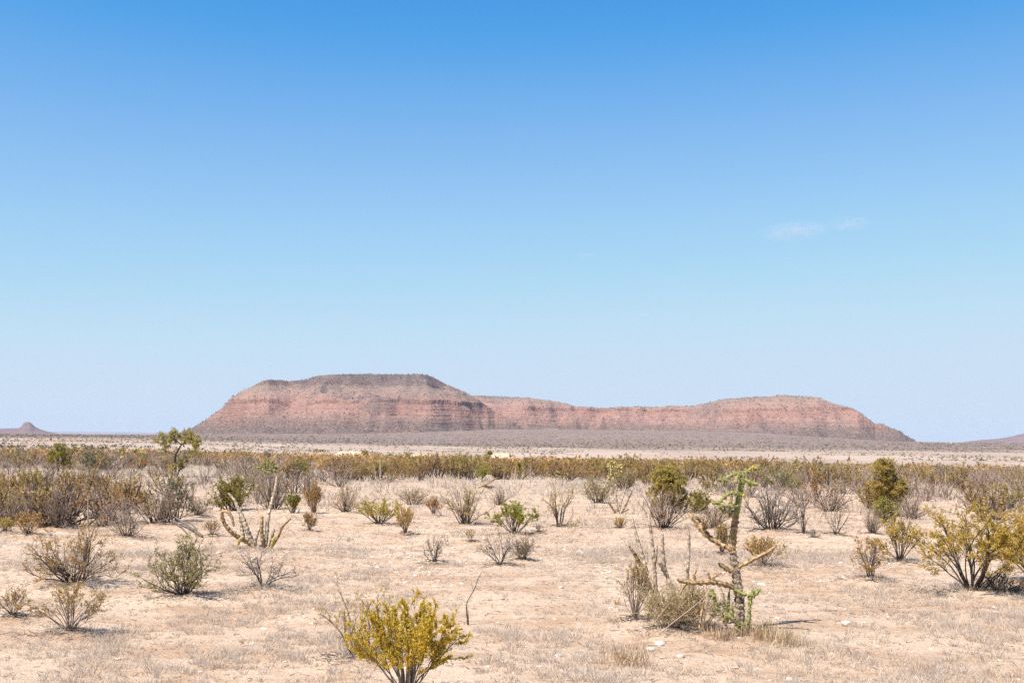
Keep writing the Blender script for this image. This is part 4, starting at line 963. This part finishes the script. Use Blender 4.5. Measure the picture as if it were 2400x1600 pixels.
twig_thing('dry_stick', (1097, 1464), [([(1097, 1466, 0), (1095, 1446, 0), (1092, 1425, 0), (1096, 1405, 0), (1112, 1382, .05), (1121, 1352, .08), (1133, 1336, .1)], [2.0, 1.5, 1.2, 1.1, 1.0, .8, .5]), ([(1098, 1464, 0), (1097, 1440, -.02), (1093, 1414, -.02)], [1.6, 1.0, .6]), ([(1110, 1386, .05), (1106, 1370, .05), (1103, 1358, .05)], [.6, .5, .3]), ([(1118, 1364, .06), (1126, 1356, .04)], [.5, .3])],
           'single dark crooked stick standing upright next to the golden creosote', 'stick', 'bark')
twig_thing('dead_stump', (205, 1238), [([(206, 1240, 0), (207, 1215, 0), (206, 1180, 0), (206, 1160, 0)], [2, 1.8, 1.5, 1])], 'pale upright dead stick beside a black stump', 'stick', 'cholla_grey')
twig_thing('dead_stump', (200, 1216), [([(203, 1218, 0), (199, 1205, -.1), (192, 1196, -.2)], [3.4, 3, 1.6]), ([(202, 1214, 0), (215, 1206, .1), (226, 1196, .2)], [2.6, 2, 1])], 'black burnt-looking stump with two short arms', 'stump', 'bark')
twig_thing('dead_tree', (372, 1112), [([(394, 1112, 0), (385, 1096, 0), (376, 1080, 0), (370, 1078, 0)], [2.2, 2, 2, 1.2]), ([(376, 1086, 0), (372, 1096, -.2), (364, 1108, -.3), (362, 1118, -.3)], [1.4, 1.2, 1, .8])], 'bent grey dead trunk arching beside the lone mesquite', 'dead tree', 'bark_grey')
twig_thing('dead_tree', (1143, 1146), [([(1120, 1142, 0), (1140, 1134, 0), (1152, 1126, 0), (1168, 1118, .2)], [2.6, 2.4, 2, 1.2]), ([(1132, 1138, 0), (1146, 1142, .1), (1160, 1140, .2)], [3, 3.2, 2])], 'slumped yellowish dead trunk under the bright green mesquite bush', 'dead tree', 'cholla_dry')
twig_thing('white_stick', (1512, 1486), [([(1514, 1482, -.2), (1540, 1450, -.24), (1571, 1410, -.2)], [1.0, 1.0, .7])], 'thin white stick propped on the olive shrub at the dead stalks', 'stick', 'twig_pale')
twig_thing('white_stick', (1545, 1490), [([(1543, 1486, -.3), (1580, 1456, -.32), (1622, 1424, -.3), (1650, 1400, -.25)], [1.3, 1.3, 1.0, .6])], 'longer white stick slanting across the shrubs below the dead stalks', 'stick', 'twig_pale')
ST = [(892, 1148, 891, 1072, 3.0), (887, 1146, 874, 1080, 1.6), (908, 1146, 914, 1108, 2), (872, 1132, 864, 1112, 1.4), (1013, 1140, 1020, 1094, 2.2), (1026, 1132, 1028, 1096, 1.4), (1056, 1128, 1054, 1090, 1.2), (1075, 1122, 1074, 1098, 1), (1084, 1120, 1084, 1096, 1),
      (1183, 1134, 1182, 1092, 1.6), (1206, 1130, 1210, 1088, 2), (1200, 1128, 1198, 1100, 1.2), (1243, 1136, 1243, 1090, 1.8), (1279, 1126, 1280, 1104, 1.2), (1370, 1122, 1371, 1098, 1.1), (1383, 1120, 1382, 1102, 1), (1486, 1126, 1486, 1112, 1.6), (1624, 1136, 1631, 1090, 1.2),
      (683, 1118, 681, 1078, 1.6), (800, 1108, 803, 1088, 1.1), (820, 1106, 822, 1080, 1.1), (130, 1106, 128, 1066, 1.6), (157, 1102, 158, 1068, 1.6), (350, 1106, 351, 1080, 1.1), (2213, 1150, 2216, 1096, 1.3), (2308, 1146, 2308, 1112, 1.2), (2317, 1146, 2316, 1092, 1.3), (2190, 1166, 2192, 1120, 1), (240, 1090, 241, 1062, 1), (1674, 1090, 1676, 1082, 1), (1000, 1150, 1012, 1128, 1.2), (12, 1092, 2, 1078, 1.6)]
for q, (x0, y0, x1, y1, r) in enumerate(ST):
    g = ground_at(x0, y0 + 4); Y = g[1]; k = Y / F; rng = np.random.default_rng(q)
    mb = MB(); a = at(x0, y0 + 5, Y); e = at(x1, y1, Y + .1); mid = (a + e) / 2 + rng.normal(size=3) * .03
    tube(mb, np.array([a, mid, e]) - g, np.array([r, r * .85, r * .5]) * k * .6, rng, sides=6, knob=.1, k_theta=6, k_len=.15, step=.12)
    o = mb.build('dry_stalk', M['cholla_grey'], None, smooth=True); o.location = g
    tag(o, 'thin pale dry stalk standing upright out of the scrub', 'stalk', 'dry stalks standing in the scrub')
twig_thing('dead_branch_litter', (2170, 1394), [([(2130 + 13 * i, 1386 + (i * 7) % 14, .02), (2140 + 13 * i, 1390 + (i * 5) % 10, .07), (2152 + 13 * i, 1388 + (i * 11) % 16, .02)], [1.0, .9, .5]) for i in range(7)], 'scatter of dark dead twigs on grey grass beside the big creosote', 'twigs', 'bark', True)

# agave leaves and straw tussock at the foot of the cactus
def agave(px, py, hpx, n, label):
    g = ground_at(px, py); k = g[1] / F; rng = np.random.default_rng(4); t = thing('agave', g, label, 'agave')
    for i in range(n):
        az = i * 2.4; tl = .08 + .22 * i / max(1, n - 1); L = hpx * k * (1 - .18 * i)
        d = np.array([math.cos(az) * math.sin(tl), math.sin(az) * math.sin(tl), math.cos(tl)]); s = norm(np.cross(d, [0, 1, .2])); nn = np.cross(s, d)
        u = np.linspace(0, 1, 8); wv = .022 * np.sin(np.pi * (u * .8 + .2)) ** .8
        c = d * u[:, None] * L
        V = np.stack([c - s * wv[:, None] + nn * .008, c - nn * .006, c + s * wv[:, None] + nn * .008], 1).reshape(-1, 3)
        q = [[3 * i2 + a, 3 * i2 + a + 1, 3 * i2 + a + 4, 3 * i2 + a + 3] for i2 in range(7) for a in (0, 1)]
        mb = MB(); mb.add(V, q); o = mb.build('leaf', M['agave'], t, smooth=True)
agave(1704, 1462, 86, 4, 'upright green agave blade in front of the cactus trunk')
def tussock(px, py, w_px, h_px, n, label, seed):
    g = ground_at(px, py); k = g[1] / F; rng = np.random.default_rng(seed)
    mb = MB(); c = np.stack([rng.normal(size=n) * w_px * k * .25, rng.normal(size=n) * w_px * k * .2, np.full(n, -.01)], 1)
    d = norm(np.stack([rng.normal(size=n) * .38, rng.normal(size=n) * .38, np.ones(n)], 1))
    leaf_quads(mb, c, d, h_px * k * rng.uniform(.45, 1.1, n), np.full(n, .007), rng)
    o = mb.build('grass_tussock', M['straw']); o.location = g
    tag(o, label, 'grass', 'straw grass tussocks')
for i, (x, y, w, h, l) in enumerate([(1790, 1500, 90, 62, 'tall straw grass tussock right at the cactus foot'), (1840, 1512, 110, 50, 'broad straw grass tussock past the cactus foot'), (1475, 1560, 110, 66, 'wispy grey straw tussock on open gravel below the dead stalks'), (1690, 1500, 70, 40, 'short straw tussock between the wiry shrub and the cactus')]):
    tussock(x, y, w, h, 260, l, i)

# ------------------------------------------------------------------ the scrub belt
VAR = {}
def variant(kind, i):
    """mid-distance bush, one mesh: branches and leaves"""
    if (kind, i) in VAR: return VAR[kind, i]
    if kind in ('creosote', 'rust', 'orange'):
        kw = dict(PRES['creosote_wide']); kw.update(stems=11, kids=(6, 4), seg=(5, 3, 2), leaves=850, leaf_from=.34, leaf_len=.075, leaf_w=.036)
        mats = [M['bark'], M['twig'], M[{'creosote': 'belt_olive', 'rust': 'belt_rust', 'orange': 'belt_orange'}[kind]]]; W, Hh = 1.5, 1.05
    elif kind == 'grey':
        kw = dict(PRES['dead']); kw.update(stems=13, kids=(7, 6), seg=(5, 4, 2)); mats = [M['bark_grey'], M['twig_mid']]; W, Hh = 1.4, .95
    elif kind == 'pale':
        kw = dict(PRES['dead']); kw.update(stems=13, kids=(7, 6), seg=(5, 4, 2)); mats = [M['twig'], M['twig_pale']]; W, Hh = 1.4, .85
    else:
        kw = dict(PRES['dense']); kw.update(stems=11, kids=(6, 4), seg=(5, 3, 2), leaves=1000, leaf_from=.15, leaf_len=.08, leaf_w=.04)
        mats = [M['bark'], M['twig'], M['leaf_blue' if i % 2 else 'leaf_green']]; W, Hh = 1.4, 1.1
    mb, _ = shrub_mesh(shrub_data(500 + i * 31 + len(kind) * 7, **kw), W, Hh, None, 1.7, split=False)
    VAR[kind, i] = mb.mesh(kind + '_bush', mats)
    return VAR[kind, i]
LAND = [((-.31 * 64, 64), 'the lone crooked mesquite'), ((-.40 * 66, 66), 'the small bushy tree'), ((-.22 * 42, 42), 'the dead brown cholla'), ((-.12 * 75, 75), 'the tallest dry stalk'),
        ((.0, 80), 'the dry stalk cluster'), ((.09 * 52, 52), 'the yellowish cholla'), ((.14 * 40, 40), 'the rounded mesquite'), ((.22 * 75, 75), 'the solitary dark bush'), ((.33 * 40, 40), 'the leaning mesquite'), ((.45 * 45, 45), 'the big spreading creosote')]
INFO = {
 'creosote': ('creosote_bush', 'olive creosote'), 'rust': ('creosote_bush', 'rusty brown creosote'), 'orange': ('creosote_bush', 'orange-brown creosote'),
 'grey': ('thorn_bush', 'grey leafless bush'), 'pale': ('thorn_bush', 'pale straw-grey dead bush'), 'green': ('evergreen_bush', 'dark green bush'),
}
def belt():
    rng = np.random.default_rng(77)
    n = 7000
    d = np.sqrt(rng.uniform(33 ** 2, 190 ** 2, n)); a = rng.uniform(-.52, .53, n)
    nl = 290; d = np.concatenate([d, 28 + 34 * rng.random(nl) ** 1.3, rng.uniform(32, 62, 130)]); a = np.concatenate([a, rng.uniform(-.5, -.19, nl), rng.uniform(.2, .5, 130)]); n = len(d); x = a * d
    start = np.interp(a, [-.5, -.3, -.22, -.1, .05, .14, .24, .32, .5], [26, 28, 38, 58, 61, 52, 40, 34, 30])
    cl = fbm(x * .06, d * .05, 31, 3)
    ok = (d > start) & ((cl > .43) | (rng.random(n) > .68))
    tl = ray(412, 1118)[0]; LOC.append((tl * 55, 55, 4.0)); LOC.append((tl * 47, 47, 3.0)); LOC.append((tl * 40, 40, 2.4)); LOC.append((tl * 34, 34, 1.6)); tl = ray(136, 1108)[0]; LOC.append((tl * 58, 58, 4.0))
    L = np.array(LOC); ok &= ~((((x[:, None] - L[:, 0]) ** 2 + (d[:, None] - L[:, 1]) ** 2) < (L[:, 2] * .8 + .4) ** 2).any(1))
    x = x[ok]; d = d[ok]; o_ = np.argsort(d); x = x[o_]; d = d[o_]; a = x / d
    pk = fbm(x * .035 + 50, d * .035, 88, 3); Z = terrain(x, d)
    far = []; used = {'creosote_bush': 0, 'thorn_bush': 0, 'evergreen_bush': 0}
    for i in range(len(x)):
        r = rng.random()
        side = .22 if (-.14 < a[i] < .22 and d[i] > 56) else (-.40 if a[i] < -.14 else -.30)
        pb = np.clip((pk[i] - .5) * 3.2 + .52 + side, .12, .94)
        if r < pb: kind = 'creosote' if rng.random() < (.40 if a[i] > -.14 else .2) else ('rust' if rng.random() < .65 else 'orange')
        elif r < pb + (1 - pb) * .95: kind = 'grey' if rng.random() < .42 else 'pale'
        else: kind = 'green'
        nm, look = INFO[kind]
        if used[nm] >= (266 if nm == 'creosote_bush' else 262): far.append((x[i], d[i], Z[i], kind)); continue
        used[nm] += 1
        s = rng.uniform(.5, 1.2); hs_ = s * rng.uniform(.8, 1.2)
        o = link(nm, variant(kind, int(rng.integers(0, 5))))
        o.location = (x[i], d[i], Z[i]); o.rotation_euler = (0, 0, rng.uniform(0, 6.28)); o.scale = (s * rng.uniform(.9, 1.25), s * rng.uniform(.9, 1.25), hs_)
        lm = min(LAND, key=lambda q: (q[0][0] - x[i]) ** 2 + (q[0][1] - d[i]) ** 2)[1]
        size = 'low' if hs_ < .72 else ('tall' if hs_ > 1.0 else 'middling')
        tag(o, '%s %s in the scrub belt near %s' % (size, look, lm), 'bush', '%s %s near %s' % (size, look, lm))
    # the far remainder: one mass of scrub
    mb = MB(); keys = ['creosote', 'rust', 'orange', 'grey', 'pale', 'green']
    mats = [M['belt_olive'], M['belt_rust'], M['belt_orange'], M['twig_mid'], M['twig_pale'], M['leaf_green']]
    for x, d, z0, kind in far:
        n = 52; s = rng.uniform(.45, 1.35); v = norm(rng.normal(size=(n, 3))); v[:, 2] = np.abs(v[:, 2]); v *= rng.random((n, 1)) ** .35
        base = np.array([x, d, z0]); c = v * np.array([.85, .85, 1.0]) * s + base
        if kind in ('grey', 'pale'): blade_tris(mb, base + (c - base) * .15, norm(c - base + rng.normal(size=(n, 3)) * .15), np.linalg.norm(c - base, axis=1) * .95, .075, rng, keys.index(kind))
        else: blade_tris(mb, c, norm(rng.normal(size=(n, 3)) + [0, 0, .5]), .34 * rng.uniform(.6, 1.3, n), .22, rng, keys.index(kind))
    tag(mb.build('far_scrub', mats), 'dense mass of brown and grey scrub where the plain dips away', 'scrub', kind='stuff')
belt()

def distant_scrub():
    rng = np.random.default_rng(9); mb = MB()
    n = 26000
    d = np.exp(rng.uniform(math.log(260), math.log(2150), n)); a = rng.uniform(-.53, .55, n); x = a * d
    cl = fbm(x * .012, d * .006, 5, 4); dens = np.where(d < 950, .04 + .75 * np.clip((cl - .52) / .08, 0, 1), .95)
    left = (a < -.2) & (d < 1000); dens = np.where(left, .05 + .6 * np.clip((cl - .46) / .1, 0, 1), dens)
    ok = rng.random(n) < dens; x = x[ok]; d = d[ok]; n = len(x); z = terrain(x, d)
    s = rng.uniform(.35, 1.15, n) * np.clip(d / 900, .8, 1.4)
    m = 7
    base = np.stack([x, d, z], 1).repeat(m, 0); S = s.repeat(m)[:, None]
    v = norm(rng.normal(size=(n * m, 3))); v[:, 2] = np.abs(v[:, 2]); off = v * S * np.array([.75, .75, .8]) * rng.random((n * m, 1)) ** .4
    dr = norm(rng.normal(size=(n * m, 3)) + [0, -.3, .4])
    k = rng.random(n).repeat(m); lab = np.where(k < .45, 0, np.where(k < .8, 1, 2))
    for q, mm in enumerate((0, 1, 2)):
        w = lab == q
        leaf_quads(mb, (base + off)[w], dr[w], (S[w, 0] * .75), (S[w, 0] * .55), rng, mm)
    M['far_dark'] = leaf_mat('far_scrub_leaf', (.14, .115, .075), (.12, .10, .075), None, .15, .05)
    tag(mb.build('distant_scrub', [M['far_dark'], M['bark_grey'], M['leaf_green']]), 'countless dark scrub dots on the pale flat and the slope below the mesa', 'scrub', kind='stuff')
distant_scrub()

# ------------------------------------------------------------------ dead grass, stones, litter
def grass():
    rng = np.random.default_rng(3); mb = MB()
    def patch(n, d0, d1, blades, hgt, wid, spread, thr, amax=.53, mfun=None):
        d = np.sqrt(rng.uniform(d0 ** 2, d1 ** 2, n)); a = rng.uniform(-amax, amax, n); x = a * d
        cl = .5 * fbm(x * .32, d * .22, 14, 4) + .5 * fbm(x * 1.3, d * .9, 15, 3) + .05 * np.clip(np.abs(a) * 2 - .2, -.5, .8) * (d < 40)
        ok = rng.random(n) < np.clip((cl - thr) / .14 + .2, .14, 1); x = x[ok]; d = d[ok]; n = len(x)
        s = rng.uniform(.4, 1.45, n) * (0.7 + .8 * np.clip((cl[ok] - thr) * 3, 0, .6))
        base = np.stack([x, d, terrain(x, d) - .01], 1).repeat(blades, 0); S = s.repeat(blades)
        N_ = len(S); r = rng.random(N_) ** .6 * spread * S; th = rng.random(N_) * 6.283
        c = base + np.stack([np.cos(th) * r, np.sin(th) * r, 0 * r], 1)
        dr = norm(np.stack([np.cos(th) * r / spread * .9 + rng.normal(size=N_) * .35, np.sin(th) * r / spread * .9 + rng.normal(size=N_) * .35, np.full(N_, .9)], 1))
        blade_tris(mb, c, dr, hgt * S * rng.uniform(.5, 1.2, N_), wid, rng)
    patch(19000, 8.8, 24, 30, .095, .0075, .06, .50)
    patch(13000, 22, 60, 18, .13, .016, .11, .49)
    patch(22000, 34, 120, 9, .34, .038, .28, .42)
    o = mb.build('dead_grass', M['grass']); tag(o, 'low grey and straw coloured dead grass covering the sand', 'grass', kind='stuff')
    mb = MB(); patch(2600, 9, 40, 9, .16, .0055, .05, .46)
    o = mb.build('straw_grass', M['straw']); tag(o, 'thin yellow straw blades standing among the grey grass', 'grass', kind='stuff')
grass()

def ico(seed, sub):
    import bmesh
    bm = bmesh.new(); bmesh.ops.create_icosphere(bm, subdivisions=sub, radius=1.0)
    rng = np.random.default_rng(seed); ax = norm(rng.normal(size=(5, 3))); cut = rng.uniform(.55, .9, 5)
    for v in bm.verts:
        p = np.array(v.co)
        for q in range(5):
            e = p @ ax[q]
            if e > cut[q]: p = p - ax[q] * (e - cut[q])
        v.co = p * (1 + rng.normal() * .06)
    V = np.array([v.co[:] for v in bm.verts]); Fc = np.array([[w.index for w in f.verts] for f in bm.faces]); bm.free(); return V, Fc
def stones():
    rng = np.random.default_rng(21); bases = [ico(i, 2) for i in range(6)]; small = [ico(i + 30, 1) for i in range(8)]
    meshes = {}
    for m in ('stone', 'stone_brown'):
        for i, (V, Fc) in enumerate(bases):
            mb = MB(); mb.add(V, Fc); meshes[m, i] = mb.mesh('stone', [M[m]])
    def put(px, py, w, h, label, group=None, m='stone', i=0, name='stone'):
        g = ground_at(px, py); k = g[1] / F; o = link(name, meshes[m, i]); s = w * k / 2
        o.location = (g[0], g[1], g[2] + h * k * .22); o.scale = (s, s * .8, max(h * k * .55, .008)); o.rotation_euler = (0, 0, rng.uniform(-.4, .4)); tag(o, label, 'stone', group)
    put(665, 1536, 34, 13, 'long flat brown stone lying left of the golden creosote', m='stone_brown', i=0)
    put(634, 1523, 15, 10, 'small grey-brown stone beside the long flat brown one', m='stone_brown', i=1)
    put(668, 1560, 18, 6, 'thin dark slab of stone below the long flat brown one', m='stone_brown', i=2)
    put(1983, 1466, 26, 17, 'chunky white stone with a tan broken face among grey grass', i=3)
    put(1596, 1541, 20, 14, 'rounded white stone on gravel below the cactus shrubs', i=4)
    put(1545, 1512, 26, 14, 'pale grey stone near the rounded white one', i=5)
    put(1525, 1522, 28, 9, 'flat tan slab of stone below the dead stalks', m='stone', i=2)
    put(1082, 1369, 12, 8, 'bright white stone beside the crooked upright stick', i=1)
    put(790, 1353, 12, 8, 'pale stone alone on sand behind the golden creosote', i=2)
    put(275, 1545, 18, 6, 'flat cream stone in left-hand dead grass', i=3)
    put(1971, 1319, 12, 6, 'small white stone before the ochre-leaved bush', i=4)
    near_by = [(ground_at(*p), t) for p, t in (((960, 1640), 'the golden creosote'), ((838, 1546), 'the straggly half-bare bush'), ((1735, 1484), 'the green cholla'), ((2292, 1398), 'the big spreading creosote'), ((175, 1374), 'the wide tangled grey bush'),
        ((430, 1402), 'the grey-green thorn bush'), ((618, 1386), 'the leafless dark bush'), ((163, 1490), 'the thin pale creosote'), ((1018, 1322), 'the miniature bare tree'), ((1172, 1328), 'the leggy bare shrub'), ((2040, 1362), 'the dark-stemmed ochre bush'), ((1786, 1332), 'the faded orange creosote'), ((1545, 1440), 'the dead grey stalks'), ((1310, 1400), 'no bush at all'), ((1310, 1560), 'no bush at all'), ((2200, 1560), 'no bush at all'), ((350, 1570), 'no bush at all'))]
    for q in range(230):
        d = math.sqrt(rng.uniform(9.6 ** 2, 24 ** 2)); a = np.clip(rng.normal(.02, .22), -.5, .5)
        if rng.random() < .2: a = rng.uniform(-.5, .5)
        o = link('pebble', meshes['stone', int(rng.integers(0, 6))]); s = rng.uniform(.014, .042) * (1 + (rng.random() < .12) * .6)
        x = a * d; o.location = (x, d, gz(x, d) + s * .12); o.scale = (s * rng.uniform(.9, 1.5), s, s * rng.uniform(.35, .6)); o.rotation_euler = (rng.normal() * .15, rng.normal() * .15, rng.uniform(0, 6.28))
        lm = min(near_by, key=lambda q_: (q_[0][0] - x) ** 2 + (q_[0][1] - d) ** 2)[1]; sz_ = 'tiny' if s < .022 else ('small' if s < .036 else 'fist-sized')
        lab = '%s pale pebble lying on sand %s' % (sz_, 'out in the open' if lm.startswith('no') else 'near ' + lm)
        tag(o, lab, 'stone', lab)
    # gravel and twig litter: far too many to count
    mb = MB(); n = 11000
    d = np.sqrt(rng.uniform(8.8 ** 2, 36 ** 2, n)); a = rng.uniform(-.53, .53, n); x = a * d
    cl = fbm(x * .4, d * .3, 44, 3); ok = rng.random(n) < np.clip((cl - .38) / .16, .05, 1) * np.clip(1.25 - np.abs(a - .02) * 2, .25, 1); x = x[ok]; d = d[ok]; n = len(x); z = terrain(x, d)
    which = rng.integers(0, 8, n); s = rng.uniform(.005, .016, n) * np.clip(d / 14, .8, 1.6)
    for q in range(8):
        V, Fc = small[q]; w = np.where(which == q)[0]
        P = V[None] * (s[w][:, None, None] * np.array([1.25, 1.0, .6])) + np.stack([x[w], d[w], z[w] + s[w] * .2], 1)[:, None]
        mb.add(P.reshape(-1, 3), (Fc[None] + (np.arange(len(w)) * len(V))[:, None, None]).reshape(-1, 3), 1 if q == 7 else 0)
    tag(mb.build('gravel', [M['stone'], M['stone_brown']]), 'fine pale gravel sprinkled over the sand', 'gravel', kind='stuff')
    mb = MB(); n = 8000
    d = np.sqrt(rng.uniform(8.8 ** 2, 34 ** 2, n)); x = rng.uniform(-.53, .53, n) * d; z = terrain(x, d)
    th = rng.uniform(0, 6.28, n); L = rng.uniform(.02, .11, n); p0 = np.stack([x, d, z + .006], 1); p1 = p0 + np.stack([np.cos(th) * L, np.sin(th) * L, rng.uniform(0, .025, n)], 1)
    for q in LOC:  # denser dark twig litter under near bushes, doubling as added contact shade
        if q[1] < 32:
            m_ = int(130 * min(1, q[2] / .4)); xx = q[0] + rng.normal(size=m_) * q[2] * .55; dd = q[1] + rng.normal(size=m_) * q[2] * .5; t3 = rng.uniform(0, 6.28, m_); l3 = rng.uniform(.03, .16, m_)
            e0 = np.stack([xx, dd, terrain(xx, dd) + .008], 1); p0 = np.concatenate([p0, e0]); p1 = np.concatenate([p1, e0 + np.stack([np.cos(t3) * l3, np.sin(t3) * l3, rng.uniform(0, .04, m_)], 1)])
    n = len(p0); seg_tubes(mb, p0, p1, rng.uniform(.0022, .0048, n), np.full(n, .0016))
    sl = MB(); n = 36000
    d2 = np.sqrt(rng.uniform(8.8 ** 2, 40 ** 2, n)); x2 = rng.uniform(-.53, .53, n) * d2; z2 = terrain(x2, d2); th2 = rng.uniform(0, 6.28, n)
    blade_tris(sl, np.stack([x2, d2, z2 + .006], 1), np.stack([np.cos(th2), np.sin(th2), rng.uniform(.0, .5, n)], 1), rng.uniform(.03, .10, n) * np.clip(d2 / 14, .8, 1.8), .009, rng)
    tag(sl.build('straw_litter', M['grass']), 'bits of broken dry straw strewn flat over the sand', 'litter', kind='stuff')
    tag(mb.build('twig_litter', M['bark']), 'short dark twigs and bark scraps littering the sand', 'litter', kind='stuff')
stones()

# ------------------------------------------------------------------ wisp of cloud and the air itself
def cloud(px, py, w_px, h_px, depth, label, seed, dens):
    m = bpy.data.materials.new('cirrus'); m.use_nodes = True; nt = m.node_tree; nt.nodes.clear()
    out = nt.nodes.new('ShaderNodeOutputMaterial'); pv = nt.nodes.new('ShaderNodeVolumePrincipled')
    tc = N(nt, 'ShaderNodeTexCoord').outputs['Object']
    mp = N(nt, 'ShaderNodeMapping'); mp.inputs['Scale'].default_value = (2.2, 1.2, 3.4); mp.inputs['Rotation'].default_value = (0, .35, 0); mp.inputs['Location'].default_value = (seed, 0, 0); nt.links.new(tc, mp.inputs[0])
    n1 = noise(nt, 1.3, 6, .62, mp.outputs[0], .6)
    ln = N(nt, 'ShaderNodeVectorMath', operation='LENGTH'); nt.links.new(tc, ln.inputs[0])
    fall = math_n(nt, 'SUBTRACT', 1.0, ln.outputs['Value'], True)
    dn = math_n(nt, 'MULTIPLY', math_n(nt, 'MULTIPLY', ramp(nt, n1, [(.42, 0.0), (.75, 1.0)]), fall), dens)
    nt.links.new(dn, pv.inputs['Density']); pv.inputs['Color'].default_value = (.95, .96, 1, 1)
    nt.links.new(pv.outputs[0], out.inputs['Volume'])
    c = at(px, py, depth); k = depth / F
    V, Fc = ico(seed + 90, 3)
    mb = MB(); mb.add(norm(V), Fc); o = mb.build('cloud', m); o.location = c; o.scale = (w_px * k / 2, w_px * k * .3, h_px * k / 2); o.rotation_euler = (0, math.radians(-4), 0)
    tag(o, label, 'cloud')
cloud(1862, 542, 190, 56, 30000, 'faint white wisp of cloud, the larger of two close together', 1, .0024)
cloud(1990, 526, 120, 44, 30000, 'faint smaller wisp of cloud at the end of the larger one', 5, .0024)
cloud(1375, 599, 60, 14, 30000, 'tiny thin streak of cloud alone in the sky', 9, .0022)

def haze():
    m = bpy.data.materials.new('haze'); m.use_nodes = True; nt = m.node_tree; nt.nodes.clear()
    out = nt.nodes.new('ShaderNodeOutputMaterial'); pv = nt.nodes.new('ShaderNodeVolumePrincipled')
    pv.inputs['Color'].default_value = (.80, .86, 1.0, 1); pv.inputs['Density'].default_value = 3.8e-5; pv.inputs['Anisotropy'].default_value = 0.0
    nt.links.new(pv.outputs[0], out.inputs['Volume'])
    m.cycles.volume_sampling = 'DISTANCE'
    mb = MB(); box(mb, -27000, 27000, -27000, 27000, -45, 160)
    tag(mb.build('haze', m), 'thin bluish haze over the plain', 'haze', kind='stuff')
haze()
